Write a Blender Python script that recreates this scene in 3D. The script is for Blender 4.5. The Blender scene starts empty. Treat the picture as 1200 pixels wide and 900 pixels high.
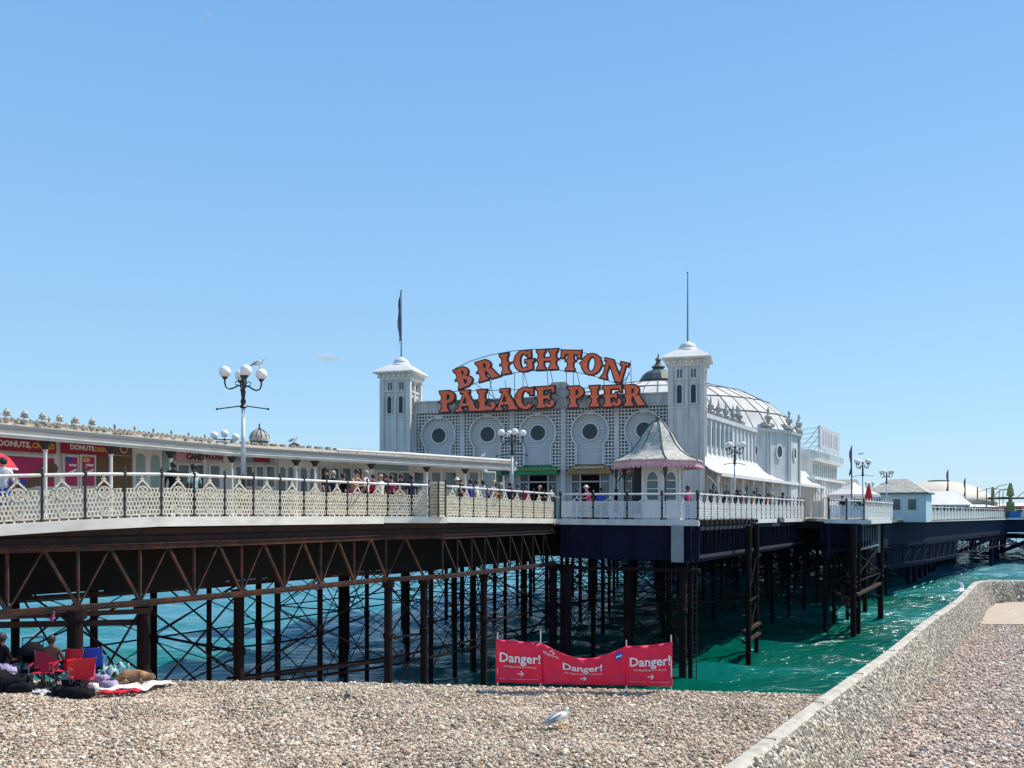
import bpy, bmesh, math, random
import numpy as np
from mathutils import Vector, Matrix
random.seed(7); rng = np.random.default_rng(7)
PI = math.pi; R = math.radians
sc = bpy.context.scene; COL = sc.collection

# ---------------------------------------------------------------- camera
EYE = 8.6; HZ = 600.0
cam = bpy.data.objects.new('camera', bpy.data.cameras.new('camera')); COL.objects.link(cam)
cam.location = (0, 0, EYE); cam.rotation_euler = (R(90), 0, 0)
cam.data.lens = 30.0; cam.data.sensor_width = 36.0
cam.data.shift_y = (HZ-450)/1200.0
cam.data.clip_start = 0.1; cam.data.clip_end = 9000
sc.camera = cam
# ---------------------------------------------------------------- world, sun, exposure
SUN_AZ = 25.0      # degrees from +X towards +Y
SUN_EL = 54.0
w = bpy.data.worlds.new('World'); sc.world = w; w.use_nodes = True
nt = w.node_tree; nt.nodes.clear()
sky = nt.nodes.new('ShaderNodeTexSky'); sky.sky_type = 'NISHITA'; sky.sun_disc = False
sky.sun_elevation = R(SUN_EL); sky.sun_rotation = R(90-SUN_AZ)
sky.altitude = 0; sky.air_density = 1.15; sky.dust_density = 0.15; sky.ozone_density = 2.2
bg = nt.nodes.new('ShaderNodeBackground'); bg.inputs[1].default_value = 0.125
wo = nt.nodes.new('ShaderNodeOutputWorld')
nt.links.new(sky.outputs[0], bg.inputs[0])
tcw = nt.nodes.new('ShaderNodeTexCoord'); sxyz = nt.nodes.new('ShaderNodeSeparateXYZ'); nt.links.new(tcw.outputs['Generated'], sxyz.inputs[0])
grd = nt.nodes.new('ShaderNodeValToRGB'); nt.links.new(sxyz.outputs['Z'], grd.inputs[0])
e_ = grd.color_ramp.elements; e_[0].position = 0.0; e_[0].color = (.47,.72,.93,1); e_[1].position = 1.0; e_[1].color = (.13,.30,.60,1)
for p_, c_ in ((.09,(.40,.69,.96)),(.22,(.32,.615,.955)),(.50,(.195,.465,.89))):
    n_ = e_.new(p_); n_.color = (*c_, 1)
bg2 = nt.nodes.new('ShaderNodeBackground'); bg2.inputs[1].default_value = 0.84; nt.links.new(grd.outputs[0], bg2.inputs[0])
mxs = nt.nodes.new('ShaderNodeMixShader'); mxs.inputs[0].default_value = .82
nt.links.new(bg.outputs[0], mxs.inputs[1]); nt.links.new(bg2.outputs[0], mxs.inputs[2]); nt.links.new(mxs.outputs[0], wo.inputs[0])
sl = bpy.data.lights.new('sun', 'SUN'); sl.energy = 4.7; sl.angle = R(0.5); sl.color = (1, .94, .84)
so = bpy.data.objects.new('sun', sl); COL.objects.link(so)
sd = Vector((math.cos(R(SUN_AZ))*math.cos(R(SUN_EL)), math.sin(R(SUN_AZ))*math.cos(R(SUN_EL)), math.sin(R(SUN_EL))))
so.rotation_euler = sd.to_track_quat('Z', 'Y').to_euler(); so.location = (60, 0, 80)
vs = sc.view_settings; vs.view_transform = 'Standard'; vs.look = 'None'; vs.exposure = 0.28; vs.gamma = 1; vs.use_curve_mapping = False

# ---------------------------------------------------------------- materials
def mat(name, c, rough=.7, c2=None, scale=3.0, amt=.5, bump=0.0, bscale=None, metal=0.0, spec=None, detail=6, coord='Object', stretch=None, trans=0, sss=0):
    m = bpy.data.materials.new(name); m.use_nodes = True; t = m.node_tree; b = t.nodes['Principled BSDF']
    b.inputs['Base Color'].default_value = (*c, 1); b.inputs['Roughness'].default_value = rough
    b.inputs['Metallic'].default_value = metal
    if spec is not None: b.inputs['Specular IOR Level'].default_value = spec
    tc = t.nodes.new('ShaderNodeTexCoord'); src = tc.outputs[coord]
    if stretch:
        mp = t.nodes.new('ShaderNodeMapping'); mp.inputs['Scale'].default_value = stretch
        t.links.new(src, mp.inputs[0]); src = mp.outputs[0]
    if c2:
        n = t.nodes.new('ShaderNodeTexNoise'); n.inputs['Scale'].default_value = scale; n.inputs['Detail'].default_value = detail
        n.inputs['Roughness'].default_value = .65
        t.links.new(src, n.inputs['Vector'])
        cr = t.nodes.new('ShaderNodeValToRGB')
        cr.color_ramp.elements[0].position = .5-amt*.35; cr.color_ramp.elements[1].position = .5+amt*.35
        cr.color_ramp.elements[0].color = (*c, 1); cr.color_ramp.elements[1].color = (*c2, 1)
        t.links.new(n.outputs['Fac'], cr.inputs[0]); t.links.new(cr.outputs[0], b.inputs['Base Color'])
    if bump:
        n2 = t.nodes.new('ShaderNodeTexNoise'); n2.inputs['Scale'].default_value = bscale or scale*4; n2.inputs['Detail'].default_value = 5
        t.links.new(src, n2.inputs['Vector'])
        bp = t.nodes.new('ShaderNodeBump'); bp.inputs['Strength'].default_value = bump; bp.inputs['Distance'].default_value = .02
        t.links.new(n2.outputs['Fac'], bp.inputs['Height']); t.links.new(bp.outputs[0], b.inputs['Normal'])
    return m
M = {}
def mk(k, *a, **q): M[k] = mat(k, *a, **q)
mk('white_paint', (.82,.82,.80), .6, (.60,.58,.53), 1.3, .6, .15, stretch=(1.6,1.6,.4))
mk('lip_paint', (.86,.82,.74), .6, (.62,.57,.48), 1.2, .6, .2, stretch=(1,1,2.5))
mk('grey_white', (.66,.68,.69), .65, (.44,.44,.43), 1.2, .6, .1, stretch=(1.8,1.8,.35))
mk('facade', (.66,.65,.64), .7, (.42,.41,.38), 1.3, .55, .2, stretch=(2,2,.3))
mk('facade_board', (.64,.64,.64), .6, (.54,.54,.54), 1.2, .8)
mk('faded', (.58,.50,.52), .7)
mk('shade_backing', (.16,.165,.17), .9, (.11,.11,.12), 2, .8)
mk('trellis', (.68,.68,.67), .6, (.54,.54,.53), 1.0, .8)
mk('rail_cream', (.80,.75,.60), .55, (.55,.46,.33), 7, .45, .2)
mk('rail_cold', (.72,.75,.78), .5, (.55,.58,.62), 6, .5)
mk('handrail', (.78,.77,.74), .45, (.55,.5,.45), 4, .5)
mk('black_iron', (.012,.013,.014), .45, (.03,.03,.03), 5, .8)
mk('rust', (.034,.029,.028), .9, (.105,.040,.024), 2.6, .28, .9, 22, spec=.2)
mk('rust_dark', (.018,.012,.011), .85, (.055,.022,.015), 1.5, .5, .6, 10)
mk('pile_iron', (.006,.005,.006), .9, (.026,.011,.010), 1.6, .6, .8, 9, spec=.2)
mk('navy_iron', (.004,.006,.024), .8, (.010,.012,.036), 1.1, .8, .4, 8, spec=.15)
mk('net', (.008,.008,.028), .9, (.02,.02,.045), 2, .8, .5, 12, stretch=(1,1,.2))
mk('grey_board', (.30,.33,.36), .8, (.18,.2,.22), 1.4, .8, .3)
mk('deck_wood', (.30,.25,.20), .8, (.2,.16,.12), 2, .8, .2)
mk('underside', (.004,.004,.005), 1, (.010,.008,.007), 2, .8, .3)  # near black: shade below the deck is put into the colour
mk('globe', (.86,.84,.80), .25)
mk('roof_cream', (.50,.44,.34), .85, (.22,.17,.12), 5, .6, .7, 18)
mk('roof_white', (.80,.78,.75), .55, (.60,.56,.50), .7, .8, .1)
mk('roof_slate', (.58,.54,.46), .7, (.22,.215,.21), 4, .5, .6, 16)
mk('lead', (.05,.065,.065), .5, (.09,.11,.10), 3, .8)
mk('glass', (.05,.09,.11), .08, (.12,.17,.19), .9, .6)
mk('glass_dark', (.012,.014,.016), .12)
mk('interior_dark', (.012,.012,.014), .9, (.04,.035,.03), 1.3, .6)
mk('magenta', (.50,.012,.13), .5, (.36,.01,.09), 1.5, .6)
mk('sign_red', (.42,.012,.05), .5, (.25,.01,.03), 2, .6)
mk('brown_wood', (.20,.12,.06), .7, (.10,.055,.03), 3, .8, stretch=(3,3,.6))
mk('yellow', (.70,.42,.08), .5)
mk('pale_pink', (.70,.42,.45), .6, (.55,.25,.30), 6, .5)
mk('pale_teal', (.32,.46,.46), .6, (.20,.3,.3), 3, .7)
mk('sign_white', (.82,.80,.80), .5)
mk('green_sign', (.04,.28,.09), .5, (.02,.18,.06), 2, .6)
mk('tan_sign', (.40,.22,.07), .6, (.30,.15,.05), 2, .6)
mk('letter_orange', (.93,.155,.035), .42, (.78,.10,.02), 2.5, .8)
mk('letter_pink', (.97,.19,.09), .42, (.85,.12,.05), 2.5, .8)
mk('letter_rim', (.02,.006,.006), .45)
mk('steel_grey', (.16,.18,.20), .5)
mk('red_cloth', (.62,.012,.035), .7, (.52,.01,.03), 3, .6)
mk('banner', (.84,.010,.07), .6, (.74,.008,.055), 1.5, .6)
mk('crimson', (.40,.008,.035), .75, (.32,.006,.028), 3, .6)
mk('blue_cloth', (.02,.08,.50), .7)
mk('teal_cloth', (.04,.28,.32), .8, (.5,.55,.5), 9, .3)
mk('purple_cloth', (.22,.18,.35), .8, (.45,.4,.5), 5, .5)
mk('white_cloth', (.78,.75,.74), .8, (.62,.55,.52), 4, .5, .4, 8)
mk('pink_cloth', (.60,.10,.26), .8, (.45,.05,.16), 5, .5)
mk('black_cloth', (.006,.006,.009), .9, (.016,.016,.02), 4, .7, spec=.1)
mk('navy_cloth', (.015,.02,.06), .85)
mk('brown_fur', (.50,.26,.12), .9, (.12,.075,.045), 3.2, .35, .6, 30)
mk('bucket_red', (.75,.01,.012), .35)
mk('skin', (.50,.28,.19), .55, (.42,.21,.14), 4, .5)
mk('skin_dark', (.10,.05,.035), .55)
mk('hair_dark', (.02,.014,.01), .6)
mk('hair_fair', (.45,.33,.18), .6)
mk('gull_white', (.80,.80,.80), .7)
mk('gull_grey', (.30,.33,.37), .7)
mk('beak', (.75,.42,.04), .5)
mk('concrete', (.58,.53,.44), .9, (.34,.30,.24), 3.5, .5, .6, 30)
mk('dome_metal', (.70,.69,.66), .9, (.50,.46,.42), .9, .6, .2, 5, spec=.15)
mk('dome_rib', (.16,.16,.16), .8)
mk('mortar', (.24,.21,.17), .95, (.15,.13,.105), 8, .8, .6, 30)
mk('far_dome', (.68,.58,.48), .65, (.52,.42,.34), .25, .8)
mk('kiosk_blue', (.56,.68,.74), .6, (.46,.58,.64), 1.2, .7)
mk('flag_dark', (.03,.04,.09), .8, (.30,.22,.24), 3, .5)
mk('ride_green', (.10,.13,.06), .6, (.32,.30,.08), .8, .6)
mk('ride_blue', (.03,.10,.35), .6)
mk('cloud', (.9,.9,.9), 1)

# ---------------------------------------------------------------- mesh helpers
class MB:
    def __init__(s): s.v=[]; s.f=[]; s.m=[]; s.mi=0
    def add(s, vs, fs):
        b=len(s.v); s.v += [tuple(p) for p in vs]; s.f += [[b+i for i in f] for f in fs]; s.m += [s.mi]*len(fs); return s
    def box(s, c, size, rz=0):
        x,y,z=[k/2 for k in size]; ca,sa=math.cos(rz),math.sin(rz); vs=[]
        for dz in (-z,z):
            for dx,dy in ((-x,-y),(x,-y),(x,y),(-x,y)): vs.append((c[0]+dx*ca-dy*sa, c[1]+dx*sa+dy*ca, c[2]+dz))
        return s.add(vs, [(3,2,1,0),(4,5,6,7),(0,1,5,4),(1,2,6,5),(2,3,7,6),(3,0,4,7)])
    def bx(s, x0,x1,y0,y1,z0,z1): return s.box(((x0+x1)/2,(y0+y1)/2,(z0+z1)/2),(x1-x0,y1-y0,z1-z0))
    def bar(s, p, q, w=.1, h=.1, up=(0,0,1)):
        p=Vector(p); q=Vector(q); d=(q-p).normalized(); u=Vector(up)
        if abs(d.dot(u))>.99: u=Vector((0,1,0))
        a=d.cross(u).normalized(); b=a.cross(d).normalized(); vs=[]
        for e in (p,q):
            for i,j in ((-1,-1),(1,-1),(1,1),(-1,1)): vs.append(e+a*(i*w/2)+b*(j*h/2))
        return s.add(vs, [(3,2,1,0),(4,5,6,7),(0,1,5,4),(1,2,6,5),(2,3,7,6),(3,0,4,7)])
    def tube(s, pts, r, n=8, cap=True):
        pts=[Vector(p) for p in pts]; rs = r if isinstance(r,(list,tuple)) else [r]*len(pts); vs=[]; N=len(pts)
        for i,p in enumerate(pts):
            d=(pts[min(i+1,N-1)]-pts[max(i-1,0)]).normalized()
            u=Vector((0,0,1)) if abs(d.z)<.95 else Vector((0,1,0))
            a=d.cross(u).normalized(); b=a.cross(d)
            for k in range(n):
                t=2*PI*k/n; vs.append(p+(a*math.cos(t)+b*math.sin(t))*rs[i])
        fs=[(i*n+k, i*n+(k+1)%n, (i+1)*n+(k+1)%n, (i+1)*n+k) for i in range(N-1) for k in range(n)]
        if cap: fs += [tuple(range(n))[::-1], tuple((N-1)*n+k for k in range(n))]
        return s.add(vs, fs)
    def lathe(s, prof, c=(0,0,0), n=16, a0=0, cap=True):
        vs=[]; N=len(prof)
        for r,z in prof:
            for k in range(n):
                t=a0+2*PI*k/n; vs.append((c[0]+r*math.cos(t), c[1]+r*math.sin(t), c[2]+z))
        fs=[(i*n+k, i*n+(k+1)%n, (i+1)*n+(k+1)%n, (i+1)*n+k) for i in range(N-1) for k in range(n)]
        if cap: fs += [tuple(range(n))[::-1], tuple((N-1)*n+k for k in range(n))]
        return s.add(vs, fs)
    def sphere(s, c, r, nu=12, nv=8):
        if not isinstance(r,(tuple,list)): r=(r,r,r)
        prof=[(math.sin(PI*i/nv), -math.cos(PI*i/nv)) for i in range(1,nv)]
        vs=[(c[0],c[1],c[2]-r[2])]
        for a,z in prof:
            for k in range(nu): vs.append((c[0]+a*r[0]*math.cos(2*PI*k/nu), c[1]+a*r[1]*math.sin(2*PI*k/nu), c[2]+z*r[2]))
        vs.append((c[0],c[1],c[2]+r[2])); L=len(vs)-1; fs=[]
        for k in range(nu): fs.append((0,1+(k+1)%nu,1+k)); fs.append((L,1+(nv-2)*nu+k,1+(nv-2)*nu+(k+1)%nu))
        for i in range(nv-2):
            for k in range(nu): fs.append((1+i*nu+k,1+i*nu+(k+1)%nu,1+(i+1)*nu+(k+1)%nu,1+(i+1)*nu+k))
        return s.add(vs,fs)
    def ring(s, c, r, t, d, n=16, axis='y', sx=1, sz=1):   # flat ring standing in the xz plane
        vs=[]
        for k in range(n):
            a=2*PI*k/n
            for rr,yy in ((r-t/2,-d/2),(r+t/2,-d/2),(r+t/2,d/2),(r-t/2,d/2)):
                vs.append((c[0]+rr*sx*math.cos(a), c[1]+yy, c[2]+rr*sz*math.sin(a)))
        fs=[]
        for k in range(n):
            k2=(k+1)%n
            for j in range(4): fs.append((k*4+j,k2*4+j,k2*4+(j+1)%4,k*4+(j+1)%4))
        return s.add(vs,fs)
    def prism(s, poly, y0, y1):     # xz polygon extruded along y
        n=len(poly); vs=[(x,y0,z) for x,z in poly]+[(x,y1,z) for x,z in poly]
        fs=[tuple(range(n)), tuple(range(2*n-1,n-1,-1))]+[(i,(i+1)%n,n+(i+1)%n,n+i) for i in range(n)]
        return s.add(vs,fs)
    def slab(s, poly, z0, z1):      # xy polygon extruded along z
        n=len(poly); g=lambda z,i: z if not callable(z) else z(i)
        vs=[(x,y,z0) for x,y in poly]+[(x,y,z1) for x,y in poly]
        fs=[tuple(range(n))[::-1], tuple(range(n,2*n))]+[(i,(i+1)%n,n+(i+1)%n,n+i) for i in range(n)]
        return s.add(vs,fs)
    def sweep(s, pts, wd, h, inward=1):   # band along a polyline; pts = outer top edge; left side is inward
        P2=[Vector(p) for p in pts]; ns=[]
        for i,p in enumerate(P2):
            a=P2[max(i-1,0)]; b=P2[min(i+1,len(P2)-1)]; d=(b-a); d.z=0; d.normalize(); ns.append(Vector((-d.y,d.x,0))*inward)
        vs=[]
        for p,nn in zip(P2,ns):
            q=p+nn*wd; vs += [p, p-Vector((0,0,h)), q-Vector((0,0,h)), q]
        fs=[(i*4+j,(i+1)*4+j,(i+1)*4+(j+1)%4,i*4+(j+1)%4) for i in range(len(P2)-1) for j in range(4)]
        fs += [(0,1,2,3),tuple((len(P2)-1)*4+j for j in (3,2,1,0))]
        return s.add(vs,fs)
    def text(s, body, size, fx, depth=.02, offset=0.0, spacing=1.0):   # fx maps (x, y, z) of a flat text to a point
        cu=bpy.data.curves.new('t','FONT'); cu.body=body; cu.size=size; cu.extrude=depth/2; cu.align_x='CENTER'; cu.align_y='CENTER'
        cu.offset=offset; cu.resolution_u=2; cu.space_character=spacing
        o=bpy.data.objects.new('t',cu); COL.objects.link(o); bpy.context.view_layer.update()
        me=bpy.data.meshes.new_from_object(o.evaluated_get(bpy.context.evaluated_depsgraph_get()))
        s.add([fx(v.co.x,v.co.y,v.co.z) for v in me.vertices],[tuple(p.vertices) for p in me.polygons])
        bpy.data.objects.remove(o); bpy.data.curves.remove(cu); bpy.data.meshes.remove(me); return s
    def build(s, name, mats, parent=None, smooth=False, world=False, fix=True):
        me=bpy.data.meshes.new(name); v=s.v
        if world and parent is not None:
            L=parent.location; v=[(x-L.x,y-L.y,z-L.z) for x,y,z in v]
        me.from_pydata(v,[],s.f)
        if not isinstance(mats,(list,tuple)): mats=[mats]
        for m in mats: me.materials.append(M[m] if isinstance(m,str) else m)
        if len(mats)>1: me.polygons.foreach_set('material_index', s.m)
        if fix:
            bm=bmesh.new(); bm.from_mesh(me); bmesh.ops.recalc_face_normals(bm, faces=bm.faces); bm.to_mesh(me); bm.free()
        if smooth: me.polygons.foreach_set('use_smooth',[True]*len(me.polygons))
        o=bpy.data.objects.new(name, me); COL.objects.link(o)
        if parent is not None: o.parent=parent
        return o
def tag(o, label=None, cat=None, group=None, kind=None):
    if label: o['label']=label
    if cat: o['category']=cat
    if group: o['group']=group
    if kind: o['kind']=kind
    return o
def thing(name, label, cat, loc=(0,0,0), rz=0, group=None):
    o=bpy.data.objects.new(name,None); COL.objects.link(o); o.location=loc; o.rotation_euler=(0,0,rz); o.empty_display_size=.3
    return tag(o,label,cat,group)
KIDS={}
def copy_tree(o, parent=None):
    c=o.copy(); COL.objects.link(c); c.parent=parent
    for ch in list(o.children): copy_tree(ch,c)
    return c
def place(o, loc, rz=0, label=None, s=None):
    o.location=loc; o.rotation_euler=(0,0,rz)
    if label: o['label']=label
    if s: o.scale=(s,s,s)
    return o
def W(px, d): return ((px-600)/1000*d, d)
def P(px, py, d): return ((px-600)/1000*d, d, EYE+(HZ-py)/1000*d)
class Frame:
    def __init__(s, o, dirv):
        s.o=Vector(o); s.u=Vector(dirv).normalized(); s.v=Vector((-s.u.y,s.u.x)); s.rz=math.atan2(s.u.y,s.u.x)
    def hit(s, px, py, y=0):      # local x, world z, distance where the sight line meets local plane y
        r=Vector(((px-600)/1000,1)); t=(y+s.o.dot(s.v))/r.dot(s.v)
        return (r*t-s.o).dot(s.u), EYE+(HZ-py)/1000*t, t
    def w(s,x,y): q=s.o+s.u*x+s.v*y; return (q.x,q.y)
def skin_mesh(verts, edges, radii, levels=1, name='b'):
    me=bpy.data.meshes.new(name); me.from_pydata(verts,edges,[]); o=bpy.data.objects.new(name,me); COL.objects.link(o)
    md=o.modifiers.new('s','SKIN'); md.use_smooth_shade=True
    for i,r in enumerate(radii):
        sv=me.skin_vertices[0].data[i]; sv.radius = r if isinstance(r,(tuple,list)) else (r,r); sv.use_root=(i==0)
    ss=o.modifiers.new('u','SUBSURF'); ss.levels=levels
    bpy.context.view_layer.update()
    out=bpy.data.meshes.new_from_object(o.evaluated_get(bpy.context.evaluated_depsgraph_get()))
    bpy.data.objects.remove(o); bpy.data.meshes.remove(me); out.name=name
    out.polygons.foreach_set('use_smooth',[True]*len(out.polygons))
    return out
def obj(name, me, parent=None):
    o=bpy.data.objects.new(name,me); COL.objects.link(o)
    if parent is not None: o.parent=parent
    return o

# ---------------------------------------------------------------- ground, wall
BZ=4.1
TOP=[(-12,-11),(-4.8,0),(2.9,11.6),(6.0,16.3),(9.3,21.2),(13.1,27.1),(17.2,33.2),(20.2,38.0),(22.2,41.2),(23.2,42.5),(24.6,43.0),(30,43.4),(70,46)]
def smooth_poly(pts, n):
    out=[]
    for i in range(len(pts)-1):
        p0=np.array(pts[max(i-1,0)]);p1=np.array(pts[i]);p2=np.array(pts[i+1]);p3=np.array(pts[min(i+2,len(pts)-1)])
        for k in range(n):
            t=k/n; out.append(tuple(.5*((2*p1)+(-p0+p2)*t+(2*p0-5*p1+4*p2-p3)*t*t+(-p0+3*p1-3*p2+p3)*t**3)))
    out.append(pts[-1]); return out
TS=smooth_poly(TOP,5)
def rightn(pts,i):
    a=pts[max(i-1,0)]; b=pts[min(i+1,len(pts)-1)]; d=Vector((b[0]-a[0],b[1]-a[1])).normalized(); return Vector((d.y,-d.x))
prof=[(0.0,-1.5),(0.0,5.14),(0.02,5.165),(.17,5.17),(.19,5.155),(.24,5.12),(.36,4.95),(.52,4.6),(.68,4.2),(.74,4.0)]
def wall_strip(i0,i1):
    mb=MB(); n=len(prof)
    for i,p in enumerate(TS):
        nn=rightn(TS,i)
        for o_,z in prof[i0:i1+1]: mb.v.append((p[0]+nn.x*o_, p[1]+nn.y*o_, z))
    k=i1-i0+1
    for i in range(len(TS)-1):
        for j in range(k-1): mb.f.append([i*k+j,(i+1)*k+j,(i+1)*k+j+1,i*k+j+1]); mb.m.append(0)
    return mb
wt=thing('retaining_wall','low flint faced sea wall with a smooth pale coping curving away at the right','wall',(2.9,11.6,BZ))
wall_strip(0,5).build('coping','concrete',wt,smooth=False,world=True)
for i in range(2,len(TS)-8,3):
    p_=TS[i]; nn_=rightn(TS,i); mb=MB(); mb.bar((p_[0]+nn_.x*-.004,p_[1]+nn_.y*-.004,5.158),(p_[0]+nn_.x*.2,p_[1]+nn_.y*.2,5.166),.014,.03); mb.build('joint','mortar',wt,world=True)
wall_strip(5,9).build('face','mortar',wt,smooth=True,world=True)

# stones as one mesh, each stone a squashed and turned icosahedron
phi=(1+5**.5)/2
IV=np.array([(-1,phi,0),(1,phi,0),(-1,-phi,0),(1,-phi,0),(0,-1,phi),(0,1,phi),(0,-1,-phi),(0,1,-phi),(phi,0,-1),(phi,0,1),(-phi,0,-1),(-phi,0,1)])/math.sqrt(1+phi*phi)
IF=np.array([(0,11,5),(0,5,1),(0,1,7),(0,7,10),(0,10,11),(1,5,9),(5,11,4),(11,10,2),(10,7,6),(7,1,8),(3,9,4),(3,4,2),(3,2,6),(3,6,8),(3,8,9),(4,9,5),(2,4,11),(6,2,10),(8,6,7),(9,8,1)])
def stones(name, pos, rad, pal, weights, flat=.55, tilt=.35, frames=None, parent=None):
    n=len(pos); sc3=np.stack([rad*rng.uniform(.8,1.45,n), rad*rng.uniform(.65,1.0,n), rad*rng.uniform(flat*.8,flat*1.3,n)],1)
    jit=1+rng.uniform(-.16,.16,(n,12,1)); v=IV[None]*jit*sc3[:,None,:]
    yaw=rng.uniform(0,2*PI,n); c,s=np.cos(yaw),np.sin(yaw); x=v[...,0]*c[:,None]-v[...,1]*s[:,None]; y=v[...,0]*s[:,None]+v[...,1]*c[:,None]; z=v[...,2].copy()
    tx=rng.normal(0,tilt,n); c,s=np.cos(tx)[:,None],np.sin(tx)[:,None]; y,z=y*c-z*s, y*s+z*c
    v=np.stack([x,y,z],2)
    if frames is not None: v=np.einsum('nij,nkj->nki',frames,v)
    v=v+pos[:,None,:]
    V=v.reshape(-1,3); F=(IF[None]+(np.arange(n)*12)[:,None,None]).reshape(-1,3)
    me=bpy.data.meshes.new(name); me.vertices.add(len(V)); me.vertices.foreach_set('co',V.astype(np.float32).ravel())
    me.loops.add(F.size); me.loops.foreach_set('vertex_index',F.astype(np.int32).ravel())
    me.polygons.add(len(F)); me.polygons.foreach_set('loop_start',np.arange(0,F.size,3,dtype=np.int32)); me.polygons.foreach_set('use_smooth',np.ones(len(F),bool))
    me.update(); at=me.color_attributes.new('stone_colour','FLOAT_COLOR','POINT')
    pi=rng.choice(len(pal),n,p=np.array(weights)/sum(weights)); c=np.array(pal)[pi]*rng.uniform(.75,1.25,(n,1)); c=np.clip(c,0,1)
    c4=np.concatenate([np.repeat(c,12,0),np.ones((n*12,1))],1); at.data.foreach_set('color',c4.astype(np.float32).ravel())
    me.materials.append(M['stone']); return obj(name,me,parent)
m=bpy.data.materials.new('stone'); m.use_nodes=True; b=m.node_tree.nodes['Principled BSDF']; a_=m.node_tree.nodes.new('ShaderNodeAttribute'); a_.attribute_name='stone_colour'
m.node_tree.links.new(a_.outputs['Color'],b.inputs['Base Color']); b.inputs['Roughness'].default_value=.7; M['stone']=m
def ground_mat(name, cols, sc1):
    m=bpy.data.materials.new(name); m.use_nodes=True; t=m.node_tree; b=t.nodes['Principled BSDF']; b.inputs['Roughness'].default_value=.85
    tc=t.nodes.new('ShaderNodeTexCoord'); vo=t.nodes.new('ShaderNodeTexVoronoi'); vo.inputs['Scale'].default_value=sc1
    t.links.new(tc.outputs['Object'],vo.inputs['Vector'])
    sp=t.nodes.new('ShaderNodeSeparateColor'); t.links.new(vo.outputs['Color'],sp.inputs[0])
    cr=t.nodes.new('ShaderNodeValToRGB'); cr.color_ramp.interpolation='CONSTANT'
    while len(cr.color_ramp.elements)<len(cols): cr.color_ramp.elements.new(.5)
    for i,c in enumerate(cols): cr.color_ramp.elements[i].position=i/len(cols); cr.color_ramp.elements[i].color=(*c,1)
    t.links.new(sp.outputs[0],cr.inputs[0]); t.links.new(cr.outputs[0],b.inputs['Base Color'])
    bp=t.nodes.new('ShaderNodeBump'); bp.invert=True; bp.inputs['Strength'].default_value=1; bp.inputs['Distance'].default_value=.03
    t.links.new(vo.outputs['Distance'],bp.inputs['Height']); t.links.new(bp.outputs[0],b.inputs['Normal'])
    M[name]=m
PAL=[(.50,.39,.27),(.58,.48,.355),(.66,.57,.45),(.39,.27,.18),(.29,.235,.185),(.55,.37,.27),(.15,.12,.10),(.76,.69,.58)]
WT=[5,5,3,4,3,2.6,2.0,.8]
PALR=[(.58,.44,.34),(.65,.52,.41),(.71,.59,.47),(.46,.33,.25),(.29,.26,.23),(.54,.38,.32),(.18,.15,.14),(.74,.68,.60)]
PALW=[(.50,.44,.34),(.62,.55,.43),(.34,.29,.22),(.18,.16,.135),(.76,.69,.56),(.44,.34,.23),(.09,.085,.08)]
ground_mat('shingle',PAL[:6],16); ground_mat('shingle_pink',PALR[:6],16)
def crest(x): return 22.9 if x<-6 else (22.9-(x+6)*.12)
def gz(x,y):
    c=crest(x); k=y-c
    und=.06*math.sin(x*.7+y*.5)+.05*math.sin(y*2.1-x*.35+.8*math.sin(x*.6))+.03*math.sin(x*2.3+y*1.1)
    if k<0: return BZ-.06+und*min(1,-k/2)-0.012*max(0,-k)*0
    return BZ-.06-.42*k if k<14 else BZ-.06-5.88-.03*(k-14)
def wall_x(y):   # left side of the coping at this y
    for (x0,y0),(x1,y1) in zip(TS,TS[1:]):
        if y0<=y<=y1 and y1>y0: return x0+(x1-x0)*(y-y0)/(y1-y0)
    return TS[-1][0] if y>TS[-1][1] else TS[0][0]
mb=MB(); rows=np.concatenate([np.arange(-11,11,2),np.arange(11,40,.5),[41.5,42.4]]); nx=90
for y in rows:
    xw=wall_x(y)+.3
    for k in range(nx+1):
        x=-70+(xw+70)*(1-(1-k/nx)**1.6); mb.v.append((x,y,gz(x,y)))
n1=nx+1; mb.f=[[i*n1+k,i*n1+k+1,(i+1)*n1+k+1,(i+1)*n1+k] for i in range(len(rows)-1) for k in range(nx)]; mb.m=[0]*len(mb.f)
tag(mb.build('beach','shingle',smooth=True),'pale tan shingle beach below the pier',None,None,'structure')
poly=[(p[0]+rightn(TS,i).x*.5,p[1]+rightn(TS,i).y*.5) for i,p in enumerate(TS)]
poly += [(70,-11)]
mb=MB(); mb.f=[list(range(len(poly)))]; mb.m=[0]; mb.v=[(x,y,BZ-.03) for x,y in poly]
tag(mb.build('upper_beach','shingle_pink'),'pinkish shingle ground on the landward side of the sea wall',None,None,'structure')
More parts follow.
